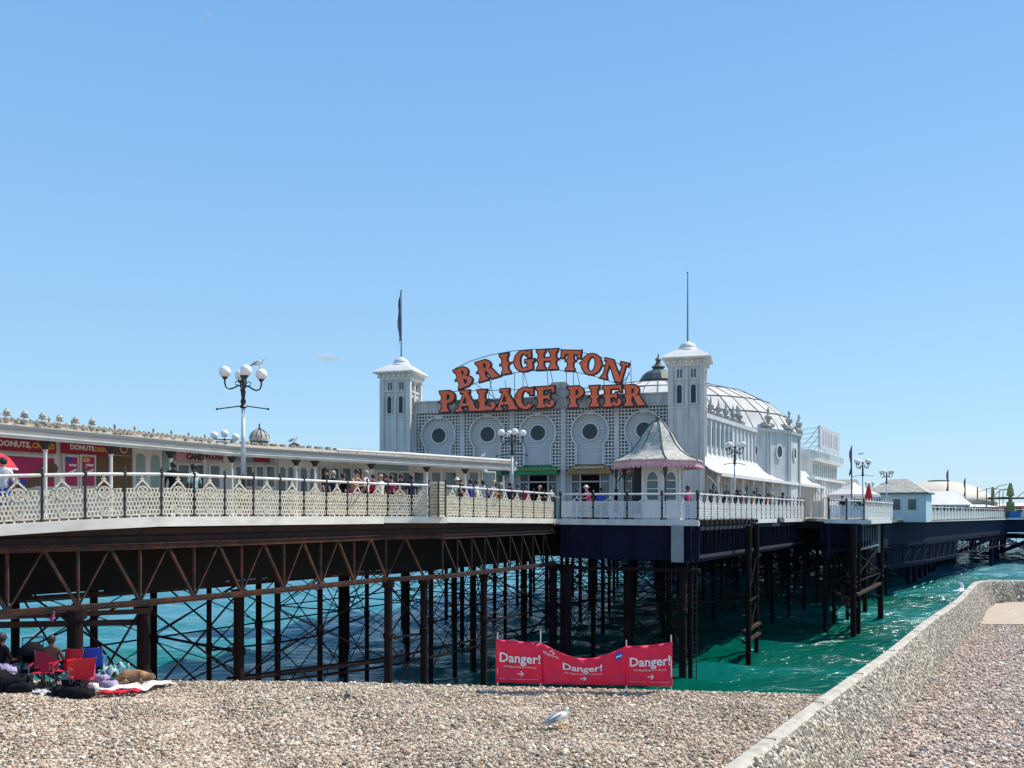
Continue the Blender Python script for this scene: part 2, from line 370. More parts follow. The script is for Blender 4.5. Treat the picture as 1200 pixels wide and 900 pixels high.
# stones on the visible beach
def pts_left(n):
    x=rng.uniform(-17.5,10,n*2); y=rng.uniform(12,23.6,n*2); keep=(x>-.72*y-1)&(x<.66*y)
    wx=np.array([wall_x(v) for v in np.linspace(10,25,200)]); keep&=x<np.interp(y,np.linspace(10,25,200),wx)-.03
    x=x[keep];y=y[keep]; z=np.array([gz(a,b) for a,b in zip(x,y)]); return np.stack([x,y,z+rng.uniform(-.015,.03,len(x))],1)
pl=pts_left(120000); tag(stones('shingle_stones',pl,rng.gamma(4.2,.0058,len(pl)).clip(.011,.075),PAL,WT),'loose rounded tan pebbles covering the beach','pebbles',None,'stuff')
def pts_right(n):
    y=rng.uniform(11,42,n*3); x=rng.uniform(3,32,n*3); keep=(x<.68*y+1)
    ys=np.linspace(5,43,400); wx=np.array([wall_x(v) for v in ys]); keep&=x>np.interp(y,ys,wx)+.78
    keep&=(y<34.3+.5*np.sin(x*1.7))|(rng.uniform(0,1,n*3)<.16)
    x=x[keep];y=y[keep]; return np.stack([x,y,np.full(len(x),BZ-.02)+rng.uniform(-.015,.03,len(x))],1)
pr=pts_right(105000); tag(stones('upper_shingle_stones',pr,rng.gamma(4.5,.0060,len(pr)).clip(.012,.075),PALR,WT),'pinkish pebbles lying behind the flint wall','pebbles',None,'stuff')
# flints set in the wall
L=[]
for i in range(len(TS)-1):
    p=TS[i];q=TS[i+1]; 
    if q[1]<6 or p[0]>34: continue
    ln=math.hypot(q[0]-p[0],q[1]-p[1]); dens=420 if p[1]<24 else 230
    for j in range(5,9):
        (o0,z0),(o1,z1)=prof[j],prof[j+1]; wd=math.hypot(o1-o0,z1-z0); na=rightn(TS,i); nb=rightn(TS,i+1)
        for _ in range(int(ln*wd*dens)):
            t=random.random(); s_=random.random(); nn=na.lerp(nb,t); off=o0+(o1-o0)*s_; z=z0+(z1-z0)*s_
            T=Vector((q[0]-p[0],q[1]-p[1],0)).normalized(); dn=Vector((nn.x*(o1-o0),nn.y*(o1-o0),z1-z0)).normalized(); N=dn.cross(T).normalized()
            if N.z<0: N=-N
            L.append(((p[0]+(q[0]-p[0])*t+nn.x*off, p[1]+(q[1]-p[1])*t+nn.y*off, z),T,dn,N))
pos=np.array([l[0] for l in L]); fr=np.array([[[l[1][k],l[2][k],l[3][k]] for k in range(3)] for l in L])
fs=stones('flint_stones',pos-np.array(wt.location),rng.gamma(7,.0046,len(L)).clip(.014,.06),PALW,[6,5,4,1.8,3,4.5,1.2],.4,.25,fr,wt); fs['kind']='stuff'
# sandy concrete strip across the upper ground
mb=MB(); pa=[(wall_x(34.0)+1.0,34.0),(60,34.4),(60,44.6),(25,42.5),(23.6,41.6),(wall_x(38.2)+.9,38.2)]; mb.slab(pa,BZ-.05,BZ+.035)
mk('sand_strip',(.50,.41,.31),.9,(.38,.30,.23),2.5,.8,.4,30)
tag(mb.build('concrete_apron','sand_strip'),'bare sandy concrete strip inside the bend of the sea wall',None,None,'structure')

# ---------------------------------------------------------------- sea
xs=np.concatenate([[-3000,-1200,-500,-250],np.arange(-130,175,.62),[260,500,1200,3000]]); ys=np.concatenate([np.arange(22,75,.45),75+np.cumsum(np.linspace(.45,2.2,110)),[260,330,450,700,1200,2200,4200]])
X,Y=np.meshgrid(xs,ys); Zs=np.zeros_like(X)
for k in range(26):
    lam=rng.uniform(1.3,6); th=R(rng.normal(68,28)); a=.0125*lam**.7; Zs+=a*np.sin(2*PI/lam*(X*math.cos(th)+Y*math.sin(th))+rng.uniform(0,6.28)+.8*np.sin(X*.07+k)+.6*np.cos(Y*.09+k*2))
Zs=np.sign(Zs)*np.abs(Zs)**1.0; Zs*=np.clip((240-Y)/80,0,1)
nr,nc=X.shape; V=np.stack([X,Y,Zs],2).reshape(-1,3); idx=np.arange(nr*nc).reshape(nr,nc); F=np.stack([idx[:-1,:-1],idx[:-1,1:],idx[1:,1:],idx[1:,:-1]],2).reshape(-1,4)
me=bpy.data.meshes.new('sea'); me.vertices.add(len(V)); me.vertices.foreach_set('co',V.astype(np.float32).ravel()); me.loops.add(F.size); me.loops.foreach_set('vertex_index',F.astype(np.int32).ravel())
me.polygons.add(len(F)); me.polygons.foreach_set('loop_start',np.arange(0,F.size,4,dtype=np.int32)); me.polygons.foreach_set('use_smooth',np.ones(len(F),bool)); me.update()
m=bpy.data.materials.new('sea_water'); m.use_nodes=True; t=m.node_tree; b=t.nodes['Principled BSDF']
b.inputs['Roughness'].default_value=.12; b.inputs['IOR'].default_value=1.33
tc=t.nodes.new('ShaderNodeTexCoord'); mp=t.nodes.new('ShaderNodeMapping'); mp.inputs['Rotation'].default_value=(0,0,R(-22)); mp.inputs['Scale'].default_value=(.45,1.5,1)
t.links.new(tc.outputs['Object'],mp.inputs[0])
n1_=t.nodes.new('ShaderNodeTexNoise'); n1_.inputs['Scale'].default_value=1.7; n1_.inputs['Detail'].default_value=5; t.links.new(mp.outputs[0],n1_.inputs['Vector'])
bp=t.nodes.new('ShaderNodeBump'); bp.inputs['Strength'].default_value=.75; bp.inputs['Distance'].default_value=.4; t.links.new(n1_.outputs['Fac'],bp.inputs['Height']); t.links.new(bp.outputs[0],b.inputs['Normal'])
n2_=t.nodes.new('ShaderNodeTexNoise'); n2_.inputs['Scale'].default_value=.05; n2_.inputs['Detail'].default_value=4; t.links.new(mp.outputs[0],n2_.inputs['Vector'])
cr=t.nodes.new('ShaderNodeValToRGB'); cr.color_ramp.elements[0].position=.35; cr.color_ramp.elements[1].position=.68
cr.color_ramp.elements[0].color=(.0,.095,.066,1); cr.color_ramp.elements[1].color=(.055,.235,.29,1); el_=cr.color_ramp.elements.new(.5); el_.color=(.004,.165,.15,1)
sx_=t.nodes.new('ShaderNodeSeparateXYZ'); t.links.new(tc.outputs['Object'],sx_.inputs[0])
mr_=t.nodes.new('ShaderNodeMapRange'); mr_.inputs[1].default_value=38; mr_.inputs[2].default_value=125; mr_.inputs[3].default_value=-.28; mr_.inputs[4].default_value=.26; t.links.new(sx_.outputs['Y'],mr_.inputs[0])
mx_=t.nodes.new('ShaderNodeMapRange'); mx_.inputs[1].default_value=8; mx_.inputs[2].default_value=-8; mx_.inputs[3].default_value=0; mx_.inputs[4].default_value=.26; t.links.new(sx_.outputs['X'],mx_.inputs[0])  # base colour raised towards the left, imitating lit water in the pier's shade
ad_=t.nodes.new('ShaderNodeMath'); t.links.new(n2_.outputs['Fac'],ad_.inputs[0]); t.links.new(mr_.outputs[0],ad_.inputs[1])
ad2_=t.nodes.new('ShaderNodeMath'); t.links.new(ad_.outputs[0],ad2_.inputs[0]); t.links.new(mx_.outputs[0],ad2_.inputs[1])
t.links.new(ad2_.outputs[0],cr.inputs[0])
# foam flecks
n3_=t.nodes.new('ShaderNodeTexNoise'); n3_.inputs['Scale'].default_value=1.3; n3_.inputs['Detail'].default_value=8; n3_.inputs['Roughness'].default_value=.7; t.links.new(mp.outputs[0],n3_.inputs['Vector'])
cf=t.nodes.new('ShaderNodeValToRGB'); cf.color_ramp.elements[0].position=.67; cf.color_ramp.elements[1].position=.73; t.links.new(n3_.outputs['Fac'],cf.inputs[0])
mx=t.nodes.new('ShaderNodeMix'); mx.data_type='RGBA'; t.links.new(cf.outputs[0],mx.inputs['Factor']); t.links.new(cr.outputs[0],mx.inputs['A']); mx.inputs['B'].default_value=(.6,.65,.65,1)
t.links.new(mx.outputs['Result'],b.inputs['Base Color']); me.materials.append(m)
tag(obj('sea',me),'green blue sea running under the pier',None,None,'structure')
# ---------------------------------------------------------------- pier: plan
# near edge of the deck: x, y, height of the lip's top
EDGE=[(-40,-8,8.1),(-22,12,8.1),(-15.6,20.6,8.15),(-13.7,22.8,8.26),(-12.2,24.3,8.38),(-10.7,26,8.46),(-8.1,29.6,8.45),(-5.15,34.3,8.43),(-2.74,36.2,8.40),(2.5,45.3,8.24),(9.3,42.6,8.2),(22.6,65,8.15),(21.6,58.6,8.12),(24.6,59.0,8.05),(31.4,70,8.0)]
DZ=8.1
SEG={'left':EDGE[:8],'mid':EDGE[8:10],'kiosk':EDGE[9:11],'right':EDGE[10:12],'plat_a':EDGE[12:14],'plat_b':EDGE[13:15]}
AX=Vector((.515,.857)); AN=Vector((.857,-.515))
deck1=[(x,y) for x,y,z in EDGE]+[(34,80),(40,90),(24,112),(2,90),(-10.5,66),(-10.6,56.5),(-18.2,43.5),(-25.2,27),(-43,-8)]
deck2=[(34,80.2),(39.8,88),(47.2,96),(82,141),(125,150),(140,235),(30,235),(15,150),(24,112.3),(40,90.2)]
def inside(p,poly):
    c=False; n=len(poly)
    for i in range(n):
        (x1,y1),(x2,y2)=poly[i],poly[(i+1)%n]
        if (y1>p[1])!=(y2>p[1]) and p[0]<(x2-x1)*(p[1]-y1)/(y2-y1)+x1: c=not c
    return c
def dseg(p,a,b):
    a=Vector(a[:2]);b=Vector(b[:2]);p=Vector(p);t=max(0,min(1,(p-a).dot(b-a)/(b-a).length_squared)); return (p-a-(b-a)*t).length
def edged(p,poly): return min(dseg(p,poly[i],poly[(i+1)%len(poly)]) for i in range(len(poly)))
def walk(pts, step, start=0.0):
    out=[]; acc=start
    P3=[Vector(p) for p in pts]; tot=0; seg=[]
    for a,b in zip(P3,P3[1:]): l=(Vector(b[:2])-Vector(a[:2])).length; seg.append((tot,l,a,b)); tot+=l
    s=start
    while s<=tot+1e-6:
        for t0,l,a,b in seg:
            if s<=t0+l+1e-6: q=a.lerp(b,max(0,(s-t0)/l)); out.append(q); break
        s+=step
    return out
def inward(pts, off):   # move polyline inwards (left)
    o=[]
    for i,p in enumerate(pts):
        a=Vector(pts[max(i-1,0)][:2]);b=Vector(pts[min(i+1,len(pts)-1)][:2]);d=(b-a).normalized(); n=Vector((-d.y,d.x))
        o.append((p[0]+n.x*off,p[1]+n.y*off,p[2]))
    return o
pier=thing('pier','long iron pier with a white edged deck on dark braced piles standing in the sea','pier',(-5,34,0))
B=lambda mb,name,m,**k: mb.build(name,m,pier,world=True,**k)
mb=MB(); mb.slab([(x,y) for x,y,z in inward([(x,y,0) for x,y in deck1[:15]],.55)]+deck1[15:],DZ-.18,DZ); mb.slab(deck2,7.55,7.75); B(mb,'deck','deck_wood')
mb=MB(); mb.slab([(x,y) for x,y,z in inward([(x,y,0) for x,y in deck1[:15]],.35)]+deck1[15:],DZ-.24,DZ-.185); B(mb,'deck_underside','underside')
# lips
def lip(pts,m,h=.3,wd=.4,out=.0): mb=MB(); mb.sweep(inward(pts,-out),wd,h); return B(mb,'edge_lip',m)
lip(SEG['left'],'lip_paint',.3); lip(EDGE[7:9],'lip_paint',.27); lip(SEG['mid'],'lip_paint',.25)
lip([(2.52,45.25,8.24),(9.3,42.55,8.2)],'grey_white',.3)  # shade on this stretch of lip is put in as a greyer white
rp=walk(SEG['right'],.01)
q=lambda f: tuple(Vector(SEG['right'][0]).lerp(Vector(SEG['right'][1]),f))
lip([q(.42),q(.62)],'white_paint',.26,.3); lip([q(.70),q(.98)],'white_paint',.26,.3)
mb=MB()
for k in range(13):
    f=.02+k*.031; a=Vector(q(f)); mb.bar(a+Vector((.25,-.15,-.12)),a+Vector((-1.5,.9,-.12)),.14,.2)
B(mb,'joist_ends','rust_dark')
lip(SEG['plat_a'],'grey_white',.28); lip([(25.4,60.3,8.04),(30.6,68.7,8.0)],'white_paint',.28)
lip([(22.6,65,8.15),(21.6,58.6,8.12)],'grey_white',.2)
mb=MB(); mb.sweep([(39.8,88,7.95),(47.2,96,7.85),(82,141,7.7),(125,150,7.7)],.4,.35); B(mb,'edge_lip','white_paint')
# fascia behind the truss
def band(pts,off,z0,z1,m,name,th=.06):
    pp=inward(pts,off); mb=MB(); mb.sweep([(x,y,z1) for x,y,z in pp],th,z1-z0); return B(mb,name,m)
band(SEG['left']+EDGE[8:10],.36,7.66,8.1,'rust_dark','fascia',.05)
mb=MB(); mb.sweep(inward([(x,y,z-.012) for x,y,z in EDGE[2:10]],.36),3.4,.30); B(mb,'raised_walkway','rust_dark')
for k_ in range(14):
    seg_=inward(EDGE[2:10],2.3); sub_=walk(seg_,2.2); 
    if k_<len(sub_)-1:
        p_,q_=sub_[k_],sub_[k_+1]; mb=MB(); d_=(q_-p_)*1.01; mb.bar((p_.x,p_.y,6.92),(p_.x+d_.x,p_.y+d_.y,6.92),.06,1.7+.12*math.sin(k_*2.3)); B(mb,'shade_plate','underside')  # dark plates added to stand for the shade behind the truss
def truss(pts, off, zt, zb, step, m, name='truss', start=0, th=.15, style='W', skip_v=False):
    pp=inward(pts,off); st=walk(pp,step,start); mb=MB()
    for a,b in zip(pp,pp[1:]):
        for z,h in ((zt,.14),(zb,.13)): mb.bar((a[0],a[1],z),(b[0],b[1],z),th,h)
        mb.bar((a[0],a[1],zt+.1),(b[0],b[1],zt+.1),th+.08,.03); mb.bar((a[0],a[1],zb-.1),(b[0],b[1],zb-.1),th+.08,.03)
    for i,p in enumerate(st[:-1]):
        n=st[i+1]; mid=p.lerp(n,.5)
        if not skip_v: mb.bar((p.x,p.y,zb),(p.x,p.y,zt),.07,.07)
        if style=='W':
            mb.bar((p.x,p.y,zb),(mid.x,mid.y,zt),.08,.045); mb.bar((mid.x,mid.y,zt),(n.x,n.y,zb),.09,.085)
        elif style=='N': mb.bar((p.x,p.y,zt),(n.x,n.y,zb),.06,.05)
        elif style=='X': mb.bar((p.x,p.y,zt),(n.x,n.y,zb),.05,.04); mb.bar((p.x,p.y,zb),(n.x,n.y,zt),.05,.04)
    return B(mb,name,m)
truss(SEG['left']+EDGE[8:9],.25,7.55,5.88,1.8,'rust',start=1.2)
truss(SEG['mid'],.25,7.52,5.88,1.15,'rust_dark',style='N')
for off,mm in ((3.2,'rust_dark'),(7.0,'rust_dark')):
    truss(SEG['left']+EDGE[8:10],off,7.5,5.95,1.8,mm,start=.9)
band(SEG['kiosk'],.25,6.15,7.88,'navy_iron','girder',.12)
st=walk(inward(SEG['kiosk'],.2),1.75,.4)
for p in st: mb=MB(); mb.box((p.x,p.y,7.0),(.09,.12,1.75),math.atan2(-2.7,6.8)); B(mb,'stiffener','navy_iron')
band(SEG['kiosk'],.3,5.55,5.72,'pile_iron','beam',.3)
a=EDGE[10]; mb=MB(); mb.box((a[0]-.98,a[1]+.30,7.0),(.62,.10,1.85),math.atan2(-2.7,6.8)); B(mb,'corner_board','grey_board')
# right side: hanging netting of close uprights on a bottom chord
pp=inward(SEG['right'],.35); mb=MB(); st=walk(pp,.42)
for p in st: 
    j=random.uniform(-.1,.1); mb.bar((p.x,p.y,6.35),(p.x+j,p.y+j,7.9),.05,.13)
mb.bar((pp[0][0],pp[0][1],6.3),(pp[1][0],pp[1][1],6.3),.16,.16); mb.bar((pp[0][0],pp[0][1],7.75),(pp[1][0],pp[1][1],7.75),.16,.2)
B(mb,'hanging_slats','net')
truss(SEG['right'],.8,7.6,6.1,1.5,'navy_iron',style='X')
band([q(.45),q(1.0)],1.2,6.3,7.9,'navy_iron','girder')
# platform frames
def frame(a,b,z0,z1,m='grey_board',w_=.22):
    mb=MB(); mb.bar((a[0],a[1],z0),(a[0],a[1],z1),w_,w_); mb.bar((b[0],b[1],z0),(b[0],b[1],z1),w_,w_); mb.bar((a[0],a[1],z0+.5),(b[0],b[1],z0+.65),.12,.14); mb.bar((a[0],a[1],z1-.1),(b[0],b[1],z1-.1),.12,.14)
    n=9
    for k in range(1,n): 
        t=k/n; x=a[0]+(b[0]-a[0])*t; y=a[1]+(b[1]-a[1])*t; mb.bar((x,y,z0+.6),(x,y,z1-.1),.04,.04)
    return B(mb,'platform_frame',m)
pa=inward(SEG['plat_a'],.3); pb=inward(SEG['plat_b'],.4)
frame((23.9,59.5),(28.9,67.3),5.4,7.8); frame((21.9,59.1),(23.7,59.3),5.4,7.8,'navy_iron')
band(SEG['plat_b'],1.0,6.4,7.8,'navy_iron','girder'); band(SEG['plat_a'],.8,6.4,7.8,'navy_iron','girder')
# far part
far=[(34,80,0),(39.8,88,0),(47.2,96,0),(82,141,0),(125,150,0)]
band(far,.6,5.2,7.6,'navy_iron','girder',.1)
truss(far,.5,5.0,3.2,3.2,'navy_iron',style='X')
band(far[:3]+[(60,112.5,0)],1.2,2.6,5.2,'navy_iron','girder',.1)
# ---- piles
piles=[]   # (x,y,radius)
def edgepiles(pts,off,step,start,r): 
    for p in walk(inward(pts,off),step,start): piles.append((p.x,p.y,r))
ep=[]
for (px,d,r) in ((88,24.4,.21),(168,26.6,.19),(280,30.8,.19),(455,34.8,.17),(497,36.3,.16),(567,40.0,.16),(648,45.9,.22),(663,45.6,.3),(735,45.2,.2),(800,43.4,.2),(809,44.2,.12),(110,30,.13),(245,33,.10),(325,35,.12),(375,37,.12),(405,41,.11),(430,44,.11),(505,41,.12),(533,44.5,.12),(553,49,.11),(592,55,.11),(612,60,.11)):
    piles.append((*W(px,d),r)); ep.append(W(px,d))
for (px,d,r) in ((877,49.2,.16),(886.5,52,.14),(1000,58.5,.2),(1006,60,.15),(1032,68.5,.22),(967,60,.16)): piles.append((*W(px,d),r)); ep.append(W(px,d))
for p in [(30.2,73,.2),(34.6,84,.2),(37.6,87.4,.2)]: piles.append(p)
o0=Vector((-12.4,24.3)); grid={}
for i in range(-6,22):
    for j in range(0,16):
        p=o0+AX*(i*5.6+2.4)-AN*(j*4.6-29.3)
        if p.y<44 and j%2: continue
        if inside(p,deck1) and edged(p,deck1[:16])>1.6 and all((Vector(e)-p).length>1.5 for e in ep):
            if p.y>120: continue
            grid[(i,j)]=p; piles.append((p.x,p.y,.14))
g2={}
for i in range(0,26):
    for j in range(-8,14):
        p=Vector((46,99))+AX*(i*6.5)+AN*(j*7)
        if inside(p,deck2) and edged(p,deck2)>.8 and edged(p,deck2)<24: g2[(i,j)]=p; piles.append((p.x,p.y,.26))
piles.sort(key=lambda p:math.hypot(p[0],p[1]))
ep_=list(ep)
EPS=set((round(e[0],3),round(e[1],3)) for e in ep[:11])
def pile_mb(mb,p):
    x,y,r=p; zt=7.8 if y<95 else 7.5
    if (round(x,3),round(y,3)) in EPS: mb.tube([(x,y,-2.5),(x,y,3.4),(x,y,3.45),(x,y,3.65),(x,y,3.7),(x,y,5.5),(x,y,5.55),(x,y,5.8)],[r,r,r*1.25,r*1.25,r,r,r*1.5,r*1.5],12); return
    mb.tube([(x,y,-2.5),(x,y,3.2),(x,y,3.25),(x,y,3.5),(x,y,3.55),(x,y,5.7),(x,y,5.75),(x,y,zt)],[r,r,r*1.35,r*1.35,r,r,r*1.25,r*1.25],10)
for p in piles[:96]:
    if p[1]<5: continue
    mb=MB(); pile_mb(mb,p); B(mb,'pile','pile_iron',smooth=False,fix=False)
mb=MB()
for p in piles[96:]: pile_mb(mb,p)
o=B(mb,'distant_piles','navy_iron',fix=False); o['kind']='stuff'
# ---- bracing between neighbours
br=[]
def brace(a,b,zs,m,rr=.027):
    br.append((a,b,zs,m,rr))
for (i,j),p in grid.items():
    for k in ((i+1,j),(i,j+1) if (i,j+1) in grid else (i,j+2)):
        if k in grid: brace(p,grid[k],[(.9,3.3),(3.5,5.9)],'pile_iron',.019)
E2=[Vector(e) for e in ep_[:11]]+[Vector(e) for e in ep[22:]]; EX=[Vector(e) for e in ep[11:22]]
for k_ in (1,2,3,4,6,7,8): brace(EX[k_],EX[k_+1],[(.9,3.1),(3.3,5.9)],'pile_iron',.02)
for k in (0,1,2,3,5,8): brace(E2[k],E2[k+1],[(2.6,5.7)] if k<3 else [(.9,3.3),(3.5,5.7)],'pile_iron')
brace(E2[11],E2[12],[(1.0,3.3),(3.5,6)],'pile_iron'); brace(E2[13],E2[15],[(1.8,3.6),(3.8,6)],'pile_iron'); brace(E2[16],E2[13],[(1.8,3.6),(3.8,6)],'pile_iron')
for e in E2:      # tie edge piles back to the grid
    c=sorted(grid.values(),key=lambda g:(g-e).length)[:1]
    for g in c:
        if (g-e).length<8: brace(e,g,[(1.0,3.4),(3.6,6)],'pile_iron')
for (i,j),p in g2.items():
    for k in ((i+1,j),(i,j+1)):
        if k in g2 and p.y<175: brace(p,g2[k],[(.9,4.2),(4.2,7.2)],'navy_iron',.09)
br.sort(key=lambda t:(t[0]+t[1]).length)
def brace_mb(mb,t):
    a,b,zs,m,rr=t
    for z0,z1 in zs:
        mb.bar((a.x,a.y,z0),(b.x,b.y,z1),rr*1.6,rr*2); mb.bar((a.x,a.y,z1),(b.x,b.y,z0),rr*1.6,rr*2)
    mb.bar((a.x,a.y,zs[-1][0]-.06),(b.x,b.y,zs[-1][0]-.06),rr*2.6,rr*3.4)
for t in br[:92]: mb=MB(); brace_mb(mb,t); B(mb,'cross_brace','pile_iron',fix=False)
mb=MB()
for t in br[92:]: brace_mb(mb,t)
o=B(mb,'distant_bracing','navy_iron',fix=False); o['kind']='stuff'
mb=None
for k_,(a_,b_) in enumerate(((2,3),(3,4),(4,5),(5,6))):
    for z_ in (2.15,2.5):
        mb=MB(); mb.bar((E2[a_].x-.6,E2[a_].y+.5,z_),(E2[b_].x-.6,E2[b_].y+.5,z_),.07,.09); B(mb,'waling','pile_iron')
# transverse girders at each bent
n=0
for i in range(-6,22):
    ks=[grid[k] for k in grid if k[0]==i]
    if len(ks)<2: continue
    t0=min(ks,key=lambda p:p.dot(AN)); t1=max(ks,key=lambda p:p.dot(AN))
    a=t0-AN*2.0; b=t1.copy()
    while inside(b+AN*.5,deck1) and edged(b+AN*.5,deck1)>.9: b+=AN*.3
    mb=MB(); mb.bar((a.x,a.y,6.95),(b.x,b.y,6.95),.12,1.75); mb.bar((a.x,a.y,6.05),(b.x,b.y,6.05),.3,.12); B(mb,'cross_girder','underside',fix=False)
# joists across, close set
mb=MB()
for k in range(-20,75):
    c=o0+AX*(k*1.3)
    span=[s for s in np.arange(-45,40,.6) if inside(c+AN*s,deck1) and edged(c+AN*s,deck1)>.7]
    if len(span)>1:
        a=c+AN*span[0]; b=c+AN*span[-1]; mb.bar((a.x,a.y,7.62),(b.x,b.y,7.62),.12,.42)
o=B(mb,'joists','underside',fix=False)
# a service ladder and a pair of pipes on the corner pile, walings on the outer piles
mb=MB(); x,y=W(812,44.4)
for s in (-.2,.2): mb.tube([(x+s,y,-1),(x+s,y,6.2)],.025,6)
for k in range(20): mb.bar((x-.2,y,.0+k*.3),(x+.2,y,.0+k*.3),.03,.03)
B(mb,'ladder','rust')
for z in (1.05,1.65):
    mb=MB(); a=W(872,49.4); b=W(890,51.5); mb.bar((a[0],a[1],z),(b[0],b[1],z+.25),.25,.14); B(mb,'waling','rust')
mb=MB(); a=W(975,60); b=W(1004,58.7); mb.bar((a[0],a[1],3.1),(b[0],b[1],2.3),.14,.14); b2=W(1032,68.5); mb.bar((b[0],b[1],2.9),(b2[0],b2[1],2.9),.2,.2)
B(mb,'waling','rust')
# horizontal service beams low on the near left bents
mb=MB()
for (p0,d0,y0,p1,d1,y1,h) in ((-30,22.5,724,176,26.2,716,.14),(-30,23.5,733,170,26.8,729,.17),(0,28,716,92,24.6,718,.1)):
    mb.bar(P(p0,y0,d0),P(p1,y1,d1),h,h)
B(mb,'service_beam','rust_dark')

# ---------------------------------------------------------------- railings
PW=1.13
def panel_mb(w_=PW-.1,kind='gothic'):
    mb=MB(); t=.03; x0=-w_/2
    if kind=='gothic':
        rows=6; h=.78; z0=.09
        for r in range(rows+1):
            z=z0+h*r/rows; 
            if r==rows:
                mb.box((x0+w_*.14,0,z),(w_*.28,t,.03)); mb.box((-x0-w_*.14,0,z),(w_*.28,t,.03))
            else: mb.box((0,0,z),(w_,t,.046 if r==0 else .038))
        n=10
        for r in range(rows):
            off=(r%2)*.5
            for k in range(n+1):
                x=x0+w_*(k+off)/n
                if x>w_/2+.001: continue
                if r==rows-1 and abs(x)<w_*.2: continue
                mb.box((x,.0,z0+h*(r+.5)/rows),(.043,t*.9,h/rows))
        # arch top, scrolls and finial
        a=w_*.26; zc=z0+h*.83
        for s in (-1,1):
            mb.bar((s*a,0,z0+h-.03),(s*.03,0,z0+h+.24),t,.05); mb.bar((s*a*1.35,0,z0+h*.9),(s*a*.5,0,z0+h*.62),t,.035)
            mb.ring((s*.075,-.004,zc+.10),.06,.03,t*1.3,12); mb.ring((s*.075,-.004,zc-.03),.06,.03,t*1.3,12)
            mb.ring((s*.055,-.006,z0+.12),.045,.026,t*1.3,10)
            mb.sphere((s*.16,0,z0+h+.09),.028,8,5)
        mb.ring((0,-.006,zc+.03),.17,.03,t*1.2,16); mb.ring((0,-.008,z0+.15),.13,.026,t*1.2,14)
        mb.box((0,0,z0+h+.27),(.07,t,.14)); mb.box((0,.002,z0+h+.30),(.15,t,.035)); mb.sphere((0,0,z0+h+.36),(.045,.03,.05),8,6)
        for x in (-.36,-.12,.12,.36): mb.box((x*w_/1.0,0,.045),(.04,t,.09))
    else:
        h=.80; z0=.12; mb.box((0,0,z0),(w_,t,.04)); mb.box((0,0,z0+h),(w_,t,.03)); mb.box((x0+.015,0,z0+h/2),(.03,t,h)); mb.box((-x0-.015,0,z0+h/2),(.03,t,h))
        st=.125; 
        k=-h
        while k<w_:
            for s in (1,-1):
                a0=max(0,k); a1=min(w_,k+h)
                za=a0-k; zb=a1-k
                if a1-a0>.03:
                    if s==1: mb.bar((x0+a0,-.004,z0+za),(x0+a1,-.004,z0+zb),t*.7,.034)
                    else: mb.bar((-x0-a0,.006,z0+za),(-x0-a1,.006,z0+zb),t*.7,.034)
            k+=st
        mb.box((0,-.01,z0+h/2),(.05,t,h)); mb.ring((0,-.012,z0+h*.62),.11,.035,t,14); mb.ring((0,-.012,z0+h*.25),.09,.03,t,14)
        for s in (-1,1): mb.bar((s*.3,-.01,z0+h),(0,-.01,z0+h+.2),t,.04)
        mb.sphere((0,0,z0+h+.24),.05,8,6); mb.box((0,0,.05),(.05,t,.12))
    return mb
PM={}
def rail(pts,label,cat='railing',step=PW,kind='gothic',m='rail_cream',postr=.036,start=0,hr=1.30,last=True,matpost='black_iron',hm='handrail'):
    st=walk(pts,step,start); z0=st[0].z
    t=thing('pier_railing',label,cat,(st[0].x,st[0].y,st[0].z),0,'ornamental railings along the pier edge')
    mb=MB(); pp=[Vector(p)-t.location+Vector((0,0,hr)) for p in st]
    mb.tube(pp,.05,8); mb.build('handrail',hm,t,smooth=True)
    key=(kind,m,round(step,2))
    if key not in PM: PM[key]=panel_mb(step-.1,kind).build('tmp',m); PM[key].name='x'; me=PM[key].data; bpy.data.objects.remove(PM[key]); me.name='railing_panel'; PM[key]=me
    pk=('post',postr,matpost)
    if pk not in PM:
        mb=MB(); mb.lathe([(postr*1.8,-.05),(postr*1.8,.06),(postr*1.2,.1),(postr,.14),(postr,.55),(postr*1.5,.6),(postr,.66),(postr*.9,1.22),(postr*1.7,1.27),(postr*1.7,1.36),(postr*.8,1.39),(postr*1.3,1.43),(postr*.9,1.48),(.005,1.53)],n=8)
        o=mb.build('tmp',matpost,smooth=False); PM[pk]=o.data; o.data.name='railing_post'; bpy.data.objects.remove(o)
    for i,p in enumerate(st):
        if i<len(st)-1 or last:
            o=obj('post',PM[pk],t); o.location=p-t.location
        if i<len(st)-1:
            d=st[i+1]-p; o=obj('panel',PM[key],t); o.location=p.lerp(st[i+1],.5)-t.location; o.rotation_euler=(0,-math.atan2(d.z,Vector((d.x,d.y)).length),math.atan2(d.y,d.x))
    return t
def up(pts,dz=0.0): return [(x,y,z+dz) for x,y,z in pts]
rail(inward(SEG['left'][2:]+[(-2.80,36.14,8.41)],.16),'cream lattice railing between black posts, nearest stretch in front of the shops',start=.62)
